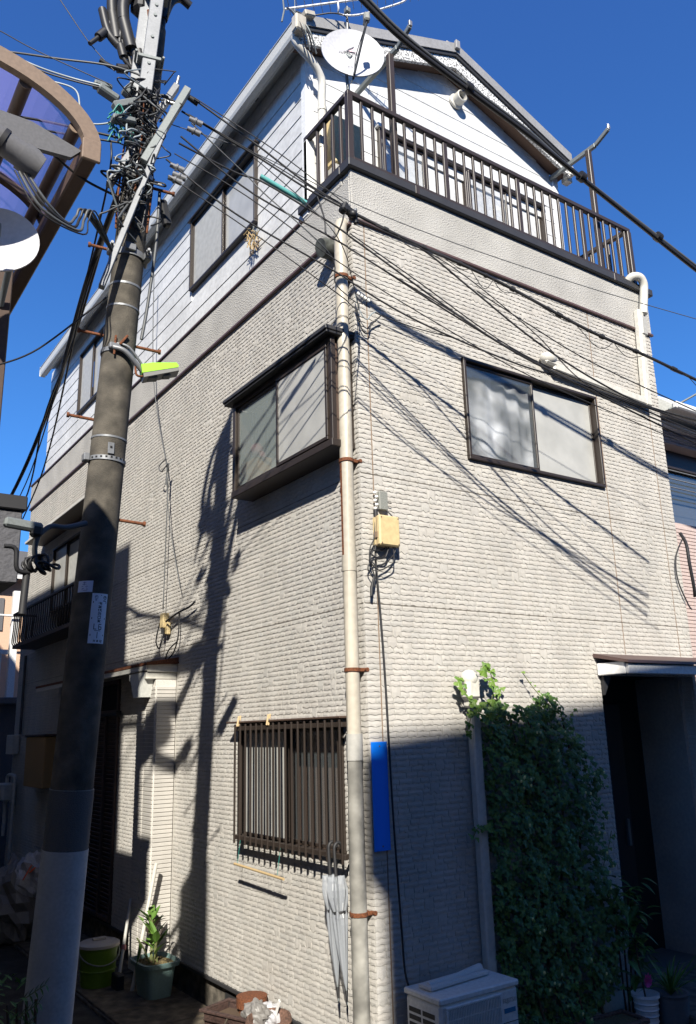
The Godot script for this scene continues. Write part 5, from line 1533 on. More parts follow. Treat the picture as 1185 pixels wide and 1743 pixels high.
func build_ground() -> void:
	var m := MB.new()
	m.quad(V(-60, 0, -60), V(60, 0, -60), V(60, 0, 60), V(-60, 0, 60), Vector3.UP)
	part("ground", m, M.asphalt, self).set_meta("kind", "structure")
	m = MB.new()
	m.box(V(-0.36, 0.0, -4.35), V(0.66, 0.05, 8.6), Basis(), 0.006)
	var p := part("alley_kerb", m, M.concrete, self)
	p.set_meta("kind", "structure")
	for i in 18:
		part("paver", bx(V(-0.36 + rng.randf_range(-0.004, 0.004), 0.030, -0.30 - i * 0.46), V(0.64, 0.022, 0.448), 0.008), M.paver, p)

# ---------------------------------------------------------------- things on walls and ground
func build_dishes() -> void:
	for k in 2:
		var ce: Vector3 = [V(0.02, 6.79, 0.05), V(-2.26, 4.44, 0.02)][k]
		var R: float = [0.235, 0.19][k]
		var nn: Vector3 = [V(-0.40, 0.12, 0.91), V(-0.25, 0.10, 0.96)][k].normalized()
		var t := thing("satellite_dish", ["white satellite dish with red corner logo on the balcony railing", "white satellite dish half in shade on the neighbour's post"][k], "satellite dish", ce, "")
		var ey := (Vector3.UP - nn * nn.y).normalized()
		var ex := ey.cross(nn)
		var xf := Transform3D(Basis(ex, nn, ex.cross(nn)), ce)
		var pr := []
		for i in 9:
			var r := R * i / 8.0
			pr.append(Vector2(r, 0.045 * (r / R) * (r / R) - 0.045))
		pr.append(Vector2(R * 1.02, 0.002))
		pr.append(Vector2(R * 1.02, -0.008))
		for i in range(8, -1, -1):
			var r := R * i / 8.0
			pr.append(Vector2(r, 0.045 * (r / R) * (r / R) - 0.053))
		var m := MB.new()
		# front face up, rim, back face
		m.lathe(pr, xf, 40)
		part("reflector", m, M.dish, t)
		var lnb := ce + nn * 0.24 + ex * 0.06 + ey * 0.06
		if k == 1:
			lnb = ce + nn * 0.2 - ey * 0.10
		m = MB.new()
		m.tube([ce - ey * R * 0.98 - nn * 0.03, ce - ey * R * 0.98 + nn * 0.02, lnb - ey * 0.035], 0.009, 8)
		part("feed_arm", m, M.grey_cable, t)
		m = MB.new()
		m.box(lnb, V(0.045, 0.075, 0.05), Basis(ex, ey, nn), 0.012)
		m.tube([lnb - nn * 0.02, lnb - nn * 0.055], 0.018, 10)
		part("receiver_head", m, M.box_grey, t)
		m = MB.new()
		if k == 0:
			m.tube([V(0.0, 6.47, -0.0), V(0.0, 6.82, -0.03)], 0.016, 10)
			m.tube([V(0.0, 6.82, -0.03), ce - nn * 0.05], 0.022, 8)
		else:
			m.tube([V(-2.15, 4.3, -0.42), V(-2.15, 4.46, -0.25), ce - nn * 0.05], 0.018, 8)
		part("dish_mast", m, M.galv_dark, t)
		if k == 0:
			part("dish_cable", tb(curve([lnb - ey * 0.04, ce - ey * 0.15 + nn * 0.10, ce - ey * R - nn * 0.02, V(-0.03, 6.47, 0.03)], 5), 0.0035, 5), M.black_cable, t)
			m = MB.new()
			var o := ce + ex * -0.012 + ey * 0.052 - nn * 0.034
			m.flat(o + ex * -0.04, o + ex * 0.04 + ey * 0.058, o + ex * -0.012, nn)
			m.flat(o + ex * 0.04 + ey * 0.058, o + ex * -0.012, o + ex * 0.028 + ey * 0.035, nn)
			part("logo_stripe", m, M.print_dark, t)
			m = MB.new()
			m.flat(o + ex * -0.010 - ey * 0.001 + nn * 0.001, o + ex * 0.04 + ey * 0.036 + nn * 0.001, o + ex * 0.04 - ey * 0.006 + nn * 0.001, nn)
			part("logo_wedge", m, M.print_pink, t)
			text(t, "SUPER PO", ce + ex * -0.03 + ey * 0.036 - nn * 0.036, ex, ey, 0.026, M.print_dark)
			text(t, "BS-CS", ce + ex * -0.02 - ey * 0.125 - nn * 0.022, ex, ey, 0.012, M.print_dark)

func text(parent: Node3D, s: String, o: Vector3, ex: Vector3, ey: Vector3, h: float, mt: Material) -> void:
	var f := SystemFont.new()
	f.font_names = PackedStringArray(["Droid Sans"])
	var tm := TextMesh.new()
	tm.text = s
	tm.font = f
	tm.font_size = 32
	tm.pixel_size = h / 24.0
	tm.depth = 0.0015
	tm.curve_step = 2.0
	var o3 := MeshInstance3D.new()
	o3.mesh = tm
	o3.material_override = null
	tm.material = mt
	o3.name = "lettering"
	o3.transform = Transform3D(Basis(ex, ey, ex.cross(ey)), o - root_of(parent))
	parent.add_child(o3, true)

func build_antenna() -> void:
	var t := thing("tv_antenna", "white roof television antenna with comb of thin rods above the dish", "antenna", V(0.235, 7.4, -0.3))
	var m := MB.new()
	m.tube([V(0.235, 7.22, -0.33), V(0.235, 7.62, -0.30)], 0.014, 10)
	part("mast", m, M.galv, t)
	m = MB.new()
	var a := V(-0.20, 7.60, -0.56)
	var b := V(0.62, 7.61, 0.16)
	m.tube([a, b], 0.009, 8)
	m.tube(curve([V(0.12, 7.60, -0.27), V(0.13, 7.55, -0.28), V(0.16, 7.525, -0.30), V(0.30, 7.53, -0.22), V(0.50, 7.55, 0.0), V(0.56, 7.58, 0.06), V(0.57, 7.61, 0.08)], 5), 0.008, 7)
	part("boom", m, M.white_paint, t)
	var d := (b - a).cross(Vector3.UP).normalized()
	for i in 17:
		var c := a.lerp(b, 0.03 + i * 0.06)
		part("element", tb([c - d * 0.09 + V(0, 0.004, 0), c + d * 0.09 + V(0, 0.004, 0)], 0.0028, 5), M.galv, t)
	m = MB.new()
	for s in [-1.0, 1.0]:
		m.bar(a + V(-0.01, -0.02, 0), a + V(-0.05, 0.18 * s, 0.03), 0.012, 0.012)
		m.bar(a + V(0.06, 0, 0.05), a + V(0.03, 0.16 * s, 0.10), 0.008, 0.008)
	m.box(V(0.235, 7.60, -0.30), V(0.05, 0.05, 0.05), Basis(), 0.006)
	part("reflector_bracket", m, M.galv_dark, t)
	part("antenna_lead", tb(curve([V(-0.16, 7.58, -0.52), V(-0.05, 7.50, -0.42), V(0.10, 7.52, -0.32), V(0.22, 7.50, -0.28), V(0.225, 7.3, -0.28)], 5), 0.006, 6), M.black_cable, t)
	for i in 4:
		part("gutter_lead", tb(curve([V(-0.22 + i * 0.015, 7.55, -0.50), V(-0.25 + i * 0.02, 7.36, -0.36), V(-0.20 + i * 0.025, 7.20, -0.31), V(-0.13 + i * 0.03, 7.08, -0.36)], 5), 0.007, 6), M.galv_dark if i % 2 else M.black_cable, t)

func build_wall_boxes() -> void:
	var t := thing("meter_box", "ivory plastic meter box with wires looping beneath on the street face", "meter box", V(0.15, 3.06, 0.01))
	part("box_back", cc(V(0.072, 3.065, 0.012), V(0.228, 3.25, 0.05), 0.006), M.ivory, t)
	part("box_cover", cc(V(0.070, 3.06, 0.052), V(0.232, 3.256, 0.092), 0.010), M.ivory, t)
	part("cover_latch", cc(V(0.064, 3.11, 0.03), V(0.0695, 3.15, 0.07)), M.caulk, t)
	for q in [[0.085, 3.075], [0.217, 3.075], [0.085, 3.241], [0.217, 3.241]]:
		part("cover_screw", tb([V(q[0], q[1], 0.0915), V(q[0], q[1], 0.0945)], 0.005, 8), M.caulk, t)
	part("cover_seam", cc(V(0.0715, 3.062, 0.0495), V(0.2305, 3.254, 0.0525), 0.0), M.caulk, t)
	t = thing("terminal_cover", "grey terminal cover with white insulators above the ivory meter box", "terminal box", V(0.13, 3.3, 0.01))
	part("cover", cc(V(0.118, 3.305, 0.012), V(0.185, 3.43, 0.04), 0.005), M.box_grey, t)
	var m := MB.new()
	for i in 5:
		m.ball(V(0.088 + (i % 2) * 0.012, 3.31 + i * 0.026, 0.03), V(0.014, 0.011, 0.014), 8)
	part("porcelain_beads", m, M.porcelain, t)
	part("cable_gland", tb([V(0.088, 3.30, 0.03), V(0.09, 3.24, 0.03)], [0.016, 0.012], 8), M.black_cable, t)
	part("lead", tb(curve([V(0.17, 3.31, 0.03), V(0.19, 3.28, 0.05), V(0.205, 3.255, 0.06)], 4), 0.005, 6), M.black_cable, t)
	part("fixing_screw", tb([V(0.185, 3.36, 0.03), V(0.215, 3.358, 0.035)], 0.004, 6), M.black_trim, t)
	t = thing("service_box", "small ivory service box with hanging wire loop on the alley face", "junction box", V(-0.03, 2.95, -3.06))
	part("box_cover", cc(V(-0.075, 2.90, -3.14), V(-0.014, 3.04, -3.06), 0.008), M.ivory, t)
	part("box_base", cc(V(-0.05, 2.84, -3.075), V(-0.014, 2.95, -3.02), 0.006), M.ivory, t)
	part("wire_loop", tb(curve([V(-0.07, 2.95, -3.15), V(-0.08, 2.80, -3.20), V(-0.07, 2.72, -3.15), V(-0.07, 2.78, -3.09), V(-0.06, 2.86, -3.07)], 5), 0.006, 6), M.black_cable, t)
	part("gland", tb([V(-0.06, 2.90, -3.09), V(-0.06, 2.85, -3.09)], 0.018, 8), M.black_cable, t)
	t = thing("balcony_unit", "ivory box unit hung on the gable behind the balcony railing", "outdoor unit", V(0.3, 6.15, -0.5))
	part("unit_case", cc(V(0.14, 6.20, -0.555), V(0.44, 6.64, -0.40), 0.012), M.ivory, t)
	part("unit_base", cc(V(0.15, 6.14, -0.55), V(0.43, 6.198, -0.41), 0.006), M.pvc_grey, t)
	part("unit_hose", tb(curve([V(0.17, 6.16, -0.5), V(0.13, 6.08, -0.48), V(0.16, 6.0, -0.5), V(0.15, 5.9, -0.5)], 4), 0.010, 7), M.black_cable, t)
	t = thing("mail_box", "brown box fixed low on the shaded alley wall beyond the pole", "box", V(-0.1, 1.36, -6.9))
	part("box_body", cc(V(-0.16, 1.38, -7.35), V(-0.014, 1.98, -6.45), 0.01), M.carton, t)
	part("box_lid", cc(V(-0.175, 1.981, -7.38), V(-0.013, 2.01, -6.42), 0.006), M.umber_metal, t)
	t = thing("breaker_box", "small grey-white box high on the shaded wall end with a pipe above", "box", V(-0.05, 1.75, -8.4))
	part("box_body", cc(V(-0.12, 1.76, -8.62), V(-0.014, 2.02, -8.30), 0.008), M.pvc_white, t)
	part("pipe", tb([V(-0.04, 2.02, -8.2), V(-0.04, 3.1, -8.2)], 0.02, 8), M.grey_cable, t)
	t = thing("gas_meter", "pale gas meter with looped pipe low on the shaded wall end", "gas meter", V(-0.08, 0.9, -8.3))
	part("meter_body", cc(V(-0.20, 1.15, -8.55), V(-0.04, 1.38, -8.25), 0.02), M.pvc_white, t)
	part("meter_pipe", tb(curve([V(-0.1, 1.38, -8.48), V(-0.1, 1.48, -8.45), V(-0.1, 1.48, -8.1), V(-0.1, 1.38, -8.05), V(-0.1, 0.8, -8.05), V(-0.1, 0.2, -8.05)], 4), 0.022, 8), M.pvc_white, t)
	part("meter_stem", tb([V(-0.12, 1.15, -8.4), V(-0.12, 0.7, -8.4)], [0.03, 0.02], 8), M.pvc_white, t)
	t = thing("straw_nest", "ragged straw tuft hanging at the lower corner of the top alley window", "nest", V(-0.08, 5.95, -1.36))
	m = MB.new()
	for i in 60:
		var c := V(-0.07, 5.98, -1.36) + V(rng.randf_range(-0.04, 0.04), rng.randf_range(-0.06, 0.08), rng.randf_range(-0.05, 0.05))
		var d := V(rng.randf_range(-0.03, 0.03), rng.randf_range(-0.09, 0.03), rng.randf_range(-0.05, 0.05))
		m.bar(c, c + d, 0.007, 0.003, Vector3.RIGHT, 0.0)
	part("straw", m, M.straw, t)
	m = MB.new()
	for i in 12:
		var c := V(-0.06, 6.05, -1.33) + V(rng.randf_range(-0.02, 0.02), rng.randf_range(-0.07, 0.07), rng.randf_range(-0.02, 0.03))
		m.bar(c, c + V(rng.randf_range(-0.02, 0.02), rng.randf_range(-0.1, 0.0), rng.randf_range(-0.03, 0.03)), 0.008, 0.003, Vector3.RIGHT, 0.0)
	part("twig", m, M.galv_dark, t)

func umbrella(z: float, label: String, big: float) -> void:
	var top := V(-0.128, 1.235, z)
	var tip := V(-0.128, 0.52, z + 0.10 * (1.0 if big > 1.0 else 0.7))
	var t := thing("folded_umbrella", label, "umbrella", top, "folded umbrellas on the window bars")
	var ax := (top - tip).normalized()
	var xf := Transform3D(Basis(ax.cross(Vector3.BACK).normalized(), ax, Vector3.ZERO), tip)
	xf.basis.z = xf.basis.x.cross(ax).normalized()
	var m := MB.new()
	var st := 26
	var nf := 7
	var L := (top - tip).length()
	for i in 16:
		for k in 40:
			var q := []
			for w in [[i, k], [i, k + 1], [i + 1, k + 1], [i + 1, k]]:
				var f := float(w[0]) / 16.0
				var a: float = TAU * w[1] / 40.0
				var r: float = 0.052 * big * pow(f, 0.75) * (1.0 - 0.25 * smoothstep(0.86, 1.0, f)) * (1.0 + (0.25 * sin(a * nf + f * 5.0) + 0.12 * sin(a * 3.0 - f * 9.0)) * f) * (1.0 - 0.28 * exp(-pow((f - 0.70) / 0.05, 2.0))) + 0.003
				q.append(xf * V(cos(a) * r, 0.05 + f * L * 0.80, sin(a) * r))
			var c := (q[0] + q[2]) as Vector3
			m.quad(q[0], q[1], q[2], q[3], c * 0.5 - (tip + ax * ax.dot(c * 0.5 - tip)))
	part("vinyl", m, M.vinyl, t)
	part("strap", tb([xf * V(0, L * 0.60, 0), xf * V(0, L * 0.618, 0)], 0.036 * big, 14), M.black_trim, t)
	part("shaft", tb([tip - ax * 0.02, top], 0.005, 8), M.galv_dark, t)
	part("ferrule", tb([tip - ax * 0.02, tip + ax * 0.05], [0.004, 0.009], 8), M.black_trim, t)
	var h := []
	for i in 9:
		var a := PI * i / 8.0
		h.append(top + V(0.028 - 0.028 * cos(a), 0.05 + 0.034 * sin(a), 0.0))
	h.push_front(top - ax * 0.10)
	part("handle", tb(h, 0.010, 8), M.black_trim, t)

func build_small_things() -> void:
	umbrella(-0.275, "clear vinyl umbrella with black strap hung farther from the downpipe", 0.92)
	umbrella(-0.215, "fuller clear vinyl umbrella without strap hung nearer the downpipe", 1.08)
	var t := thing("hanging_stick", "thin bamboo stick hung on strings under the barred window", "stick", V(-0.13, 1.05, -1.1))
	part("stick", tb([V(-0.13, 1.075, -1.48), V(-0.13, 1.055, -0.80)], 0.009, 8), M.straw, t)
	for z in [-1.44, -0.88]:
		part("string", tb([V(-0.13, 1.07, z), V(-0.112, 1.23, z + 0.01)], 0.002, 4), M.green_tape, t)
	for z in [-1.46, -1.02]:
		var c := thing("clothes_peg", "wooden clothes peg on the hood at the %s of the window bars" % ["outer end" if z < -1.2 else "middle"], "clothes peg", V(-0.11, 2.04, z))
		var pm := MB.new()
		pm.bar(V(-0.115, 2.00, z), V(-0.105, 2.075, z + 0.008), 0.013, 0.008)
		pm.bar(V(-0.128, 2.00, z), V(-0.118, 2.072, z + 0.008), 0.013, 0.008)
		part("jaw", pm, M.wood_peg, c)
		part("spring", tb([V(-0.115, 2.04, z - 0.009), V(-0.115, 2.04, z + 0.012)], 0.006, 6), M.galv, c)
	# outdoor unit
	t = thing("outdoor_unit", "beige air-conditioner outdoor unit with slatted side at the house corner", "outdoor unit", V(0.43, 0, 0.2))
	part("case", cc(V(0.145, 0.05, 0.06), V(0.715, 0.545, 0.352), 0.014), M.ac_body, t)
	part("top_cover", cc(V(0.138, 0.546, 0.053), V(0.722, 0.578, 0.359), 0.012), M.ac_body, t)
	part("fan_recess", cc(V(0.185, 0.09, 0.3535), V(0.565, 0.52, 0.357), 0.0), M.ac_dark, t)
	var m := MB.new()
	frame(m, V(0.175, 0.08, 0.362), Vector3.RIGHT, Vector3.UP, 0.40, 0.455, 0.014, 0.016)
	for i in 5:
		m.box(V(0.375, 0.15 + i * 0.08, 0.366), V(0.38, 0.005, 0.005), Basis(), 0.0)
	var gr := part("fan_guard", m, M.ac_body, t)
	for i in 33:
		part("guard_bar", cc(V(0.192 + i * 0.0115, 0.094, 0.364), V(0.1965 + i * 0.0115, 0.52, 0.371), 0.0), M.ac_body, gr)
	for i in 11:
		for k in 2:
			part("side_slot", cc(V(0.1435, 0.10 + i * 0.037, 0.09 + k * 0.115), V(0.147, 0.124 + i * 0.037, 0.19 + k * 0.115), 0.0), M.ac_dark, t)
	part("panel_line", cc(V(0.585, 0.378, 0.3525), V(0.714, 0.381, 0.354), 0.0), M.ac_dark, t)
	part("badge", cc(V(0.60, 0.425, 0.3525), V(0.685, 0.448, 0.355), 0.0), M.ac_blue, t)
	text(t, "FUJITSU", V(0.645, 0.485, 0.3535), Vector3.RIGHT, Vector3.UP, 0.022, M.pvc_grey)
	for x in [0.18, 0.64]:
		part("foot", cc(V(x, 0.0, 0.05), V(x + 0.05, 0.05, 0.37)), M.galv_dark, t)
	t = thing("folded_newspaper", "rolled newspaper bundle lying across the top of the outdoor unit", "newspaper", V(0.42, 0.58, 0.17))
	m = MB.new()
	m.box(V(0.41, 0.594, 0.17), V(0.46, 0.022, 0.105), Basis(Vector3.UP, 0.08), 0.008)
	part("paper_roll", m, M.paper, t)
	m = MB.new()
	m.tube([V(0.20, 0.602, 0.195), V(0.42, 0.604, 0.175), V(0.62, 0.612, 0.155)], [0.016, 0.018, 0.026], 10)
	part("rolled_edge", m, M.paper, t)
	# bucket
	t = thing("lidded_bucket", "green lidded bucket beside the pole foot", "bucket", V(-0.5, 0, -3.15))
	m = MB.new()
	m.lathe([Vector2(0.0, 0.0), Vector2(0.125, 0.0), Vector2(0.15, 0.31), Vector2(0.158, 0.315), Vector2(0.158, 0.33)], Transform3D(Basis(), V(-0.5, 0.0, -3.15)), 28)
	m.lathe([Vector2(0.139, 0.15), Vector2(0.144, 0.155), Vector2(0.141, 0.165)], Transform3D(Basis(), V(-0.5, 0, -3.15)), 28)
	part("tub", m, M.bucket_green, t)
	m = MB.new()
	m.lathe([Vector2(0.165, 0.325), Vector2(0.165, 0.345), Vector2(0.14, 0.358), Vector2(0.06, 0.365), Vector2(0.0, 0.365)], Transform3D(Basis(), V(-0.5, 0, -3.15)), 28)
	m.box(V(-0.5, 0.375, -3.15), V(0.11, 0.02, 0.04), Basis(), 0.006)
	part("lid", m, M.lid_grey, t)
	var hd := []
	for i in 13:
		var a := PI * i / 12.0
		hd.append(V(-0.5 + 0.165 * cos(a), 0.30 - 0.10 * sin(a), -3.15 + 0.14 * sin(a)))
	part("carry_handle", tb(hd, 0.006, 6), M.galv_dark, t)
	# sticks against the wall
	t = thing("leaning_stick", "white painted stick leaning behind the leafy planter", "stick", V(-0.2, 0, -2.7))
	part("stick", tb([V(-0.34, 0.03, -2.80), V(-0.205, 0.96, -2.72)], 0.016, 8), M.pvc_white, t)
	t = thing("leaning_broom", "dark broom with pale handle leaning between bucket and planter", "broom", V(-0.3, 0, -3.0))
	part("broom_handle", tb([V(-0.40, 0.10, -2.94), V(-0.21, 0.62, -3.25)], 0.013, 8), M.pvc_grey, t)
	part("broom_head", bx(V(-0.41, 0.07, -2.93), V(0.06, 0.16, 0.14), 0.01), M.black_trim, t)
	part("hand_grip", tb([V(-0.33, 0.28, -3.05), V(-0.32, 0.31, -3.07)], 0.02, 8), M.rose, t)
	build_planter()
	# clay pots by the corner
	t = thing("clay_bowl", "wide oval brown clay bowl with thick rim at the wall foot", "pot", V(-0.20, 0, -0.86))
	m = MB.new()
	var bx3 := Transform3D(Basis(Vector3.UP, 0.9), V(-0.205, 0.0, -0.86))
	m.lathe([Vector2(0.10, 0.0), Vector2(0.125, 0.02), Vector2(0.155, 0.22), Vector2(0.172, 0.235), Vector2(0.180, 0.262), Vector2(0.172, 0.285), Vector2(0.155, 0.287), Vector2(0.145, 0.26), Vector2(0.135, 0.20), Vector2(0.0, 0.185)], bx3, 34, 0.78)
	part("clay", m, M.terracotta, t)
	part("label_stick", bx(V(-0.11, 0.30, -0.92), V(0.008, 0.11, 0.022), 0.002, Basis(Vector3.RIGHT, 0.5)), M.white_paint, t)
	part("dead_leaf", blade(V(-0.22, 0.20, -0.84), V(-0.17, 0.235, -0.78), 0.03, 0.01), M.leaf_c, t)
	t = thing("brown_trough", "dark brown ribbed plastic trough standing left of the clay bowl", "planter", V(-0.25, 0, -1.2))
	var tb3 := Basis(Vector3.UP, 0.35)
	var to := V(-0.245, 0.0, -1.19)
	m = MB.new()
	for sgn in [-1.0, 1.0]:
		m.box(to + tb3 * V(0.105 * sgn, 0.125, 0), V(0.014, 0.25, 0.36), tb3 * Basis(Vector3.BACK, -0.10 * sgn), 0.004)
		m.box(to + tb3 * V(0, 0.125, 0.175 * sgn), V(0.21, 0.25, 0.014), tb3 * Basis(Vector3.RIGHT, 0.08 * sgn), 0.004)
	part("trough_wall", m, M.terracotta_dark, t)
	m = MB.new()
	for sgn in [-1.0, 1.0]:
		m.box(to + tb3 * V(0.122 * sgn, 0.255, 0), V(0.034, 0.016, 0.42), tb3, 0.006)
		m.box(to + tb3 * V(0, 0.2545, 0.195 * sgn), V(0.22, 0.016, 0.03), tb3, 0.006)
	part("trough_rim", m, M.terracotta_dark, t)
	for k in 6:
		part("rib", bx(to + tb3 * V(-0.113, 0.04 + k * 0.034, 0.0) + tb3 * V(-0.004 - k * 0.0034, 0, 0), V(0.008, 0.010, 0.34), 0.003, tb3), M.terracotta_dark, t)
	part("soil", bx(to + V(0, 0.21, 0), V(0.20, 0.02, 0.34), 0.004, tb3), M.bark, t)
	part("handle_cord", tb(curve([to + V(-0.14, 0.26, 0.13), to + V(-0.19, 0.20, 0.16), to + V(-0.17, 0.10, 0.18)], 4), 0.006, 6), M.paver, t)
	t = thing("orange_pot", "small orange clay pot half hidden behind the brown trough", "pot", V(-0.13, 0, -1.22))
	m = MB.new()
	m.lathe([Vector2(0.06, 0.0), Vector2(0.085, 0.24), Vector2(0.10, 0.25), Vector2(0.10, 0.31), Vector2(0.0, 0.315)], Transform3D(Basis(), V(-0.13, 0, -1.22)), 24)
	part("clay", m, M.rust, t)
	t = thing("crumpled_bag", "crumpled white and grey plastic bag between the pots and the wall", "bag", V(-0.12, 0.1, -1.0))
	part("bag_fold", crumple(V(-0.12, 0.22, -1.03), V(0.09, 0.08, 0.11), 5), M.white_bag, t)
	part("bag_fold", crumple(V(-0.20, 0.26, -1.03), V(0.08, 0.07, 0.10), 8), M.grey_bag, t)
	# rubbish beyond the pole
	t = thing("rubbish_bag", "grey rubbish bag topped by a white bag with orange print beyond the pole", "rubbish bag", V(-0.62, 0, -5.3))
	part("bag_body", crumple(V(-0.62, 0.36, -5.3), V(0.30, 0.42, 0.3), 2), M.grey_bag, t)
	part("white_top", crumple(V(-0.55, 0.60, -5.12), V(0.20, 0.22, 0.16), 4), M.white_bag, t)
	var pm2 := MB.new()
	pm2.bar(V(-0.68, 0.62, -4.945), V(-0.60, 0.74, -4.985), 0.03, 0.004, Vector3.BACK, 0.0)
	pm2.bar(V(-0.62, 0.68, -4.95), V(-0.57, 0.72, -4.97), 0.05, 0.004, Vector3.BACK, 0.0)
	part("print", pm2, M.orange_print, t)
	t = thing("blue_can", "blue can on a crumpled grey bundle at the alley end", "can", V(-0.95, 0.25, -5.5))
	part("can_body", tb([V(-0.93, 0.28, -5.4), V(-0.93, 0.52, -5.4)], 0.08, 14), M.blue_can, t)
	part("bundle", crumple(V(-0.90, 0.18, -5.35), V(0.16, 0.14, 0.14), 9), M.white_bag, t)

func crumple(ce: Vector3, s: Vector3, sd: int) -> MB:
	var f := FastNoiseLite.new()
	f.seed = sd
	f.frequency = 1.1
	f.fractal_octaves = 4
	var m := MB.new()
	var seg := 30
	var g := func(i: int, k: int) -> Vector3:
		var a: float = -PI / 2 + PI * i / (seg / 2)
		var b: float = TAU * k / seg
		var d := V(cos(a) * cos(b), sin(a), cos(a) * sin(b))
		return ce + d * s * (1.0 + 0.42 * f.get_noise_3dv(d * 1.4 + Vector3.ONE * sd))
	for i in seg / 2:
		for k in seg:
			var p0: Vector3 = g.call(i, k)
			var p1: Vector3 = g.call(i, k + 1)
			var p2: Vector3 = g.call(i + 1, k + 1)
			var p3: Vector3 = g.call(i + 1, k)
			if i > 0:
				m.flat(p0, p1, p2, p1 - ce)
			if i < seg / 2 - 1:
				m.flat(p0, p2, p3, p2 - ce)
	return m

# a long pointed leaf from a to b, drooping and folded along its rib
func blade(a: Vector3, b: Vector3, w: float, droop: float, up := Vector3.UP) -> MB:
	var m := MB.new()
	var n := 6
	var ax := (b - a)
	var sd := ax.cross(up).normalized()
	var lift := sd.cross(ax).normalized()
	var L := []
	for i in n + 1:
		var f := float(i) / n
		var c := a + ax * f - Vector3.UP * droop * f * f
		var hw := w * sin(PI * pow(f, 0.75)) * 0.5 + 0.0005
		L.append([c - sd * hw + lift * hw * 0.35, c, c + sd * hw + lift * hw * 0.35])
	for i in n:
		for k in 2:
			m.quad(L[i][k], L[i][k + 1], L[i + 1][k + 1], L[i + 1][k], lift)
	return m

func build_planter() -> void:
	var ce := V(-0.24, 0.0, -2.60)
	var t := thing("leafy_planter", "grey-green plastic planter with broad long-leaved plant at the alley wall", "potted plant", ce)
	var m := MB.new()
	var ring := func(hx: float, hz: float, y: float) -> Array:
		var o := []
		for i in 32:
			var a := TAU * i / 32
			var cx: float = signf(cos(a)) * pow(absf(cos(a)), 0.45) * hx
			var cz: float = signf(sin(a)) * pow(absf(sin(a)), 0.45) * hz
			o.append(ce + V(cx, y, cz))
		return o
	var rs := [ring.call(0.10, 0.14, 0.035), ring.call(0.125, 0.165, 0.25), ring.call(0.150, 0.195, 0.255), ring.call(0.155, 0.20, 0.285), ring.call(0.140, 0.185, 0.288), ring.call(0.125, 0.17, 0.25)]
	for i in rs.size() - 1:
		for k in 32:
			var p: Vector3 = rs[i][k]
			var hint := p - ce - V(0, p.y, 0) + V(0, 0.05 if i == 3 else 0.0, 0)
			if i == 4:
				hint = -hint
			m.quad(rs[i][k], rs[i][(k + 1) % 32], rs[i + 1][(k + 1) % 32], rs[i + 1][k], hint)
	for x in [-0.07, 0.07]:
		for z in [-0.10, 0.10]:
			m.box(ce + V(x, 0.018, z), V(0.035, 0.036, 0.04), Basis(), 0.004)
	part("tub", m, M.planter_green, t)
	m = MB.new()
	for i in 24:
		var a0 := TAU * i / 24
		var a1 := TAU * (i + 1) / 24
		m.flat(ce + V(0, 0.275, 0), ce + V(cos(a0) * 0.135, 0.262, sin(a0) * 0.175), ce + V(cos(a1) * 0.135, 0.262, sin(a1) * 0.175), Vector3.UP)
	for i in 40:
		m.ball(ce + V(rng.randf_range(-0.09, 0.09), 0.27, rng.randf_range(-0.13, 0.13)), Vector3.ONE * rng.randf_range(0.006, 0.014), 6)
	part("soil", m, M.soil, t)
	for i in 5:
		var b := ce + V(rng.randf_range(-0.06, 0.06), 0.26, rng.randf_range(-0.08, 0.08))
		var top := b + V(rng.randf_range(-0.05, 0.03), rng.randf_range(0.20, 0.36), rng.randf_range(-0.08, 0.12))
		part("stem", tb(curve([b, b.lerp(top, 0.5) + V(0.01, 0, -0.01), top], 4), 0.007, 6), M.stem, t)
		for k in 6:
			var s := b.lerp(top, 0.35 + 0.13 * k)
			var a := k * 2.4 + i * 1.1
			var d := V(cos(a) * 0.8, rng.randf_range(0.5, 1.5), sin(a)).normalized()
			part("leaf", blade(s, s + d * rng.randf_range(0.13, 0.21), rng.randf_range(0.035, 0.058), rng.randf_range(0.0, 0.05)), [M.leaf_plant, M.leaf_plant, M.leaf_b, M.leaf_purple][(i + k) % 4], t)
	part("stem", tb(curve([ce + V(-0.05, 0.26, 0.02), ce + V(-0.10, 0.37, 0.03), ce + V(-0.16, 0.46, 0.02)], 4), 0.006, 6), M.stem, t)
	part("leaf", blade(ce + V(-0.13, 0.44, 0.0), ce + V(-0.17, 0.27, 0.05), 0.07, 0.0, Vector3.RIGHT), M.leaf_a, t)

func ivy_leaf_mesh(mt: Material) -> ArrayMesh:
	var m := MB.new()
	var rim := []
	for i in 21:
		var a := -2.7 + 5.4 * i / 20.0
		var r := 0.5 + 0.42 * pow(absf(cos(a * 1.66)), 1.3)
		if i == 0 or i == 20:
			r = 0.42
		var p := Vector2(sin(a), cos(a)) * r * 0.55
		rim.append(V(p.x, p.y, -0.35 * (p.x * p.x + p.y * p.y) + 0.03 * sin(i * 2.2)))
	for i in 20:
		var c := V(0, -0.12, 0.05)
		m.flat(c, rim[i], rim[i + 1], Vector3.BACK)
	var arr := []
	arr.resize(Mesh.ARRAY_MAX)
	arr[Mesh.ARRAY_VERTEX] = m.v
	arr[Mesh.ARRAY_NORMAL] = m.n
	var me := ArrayMesh.new()
	me.add_surface_from_arrays(Mesh.PRIMITIVE_TRIANGLES, arr)
	me.surface_set_material(0, mt)
	return me

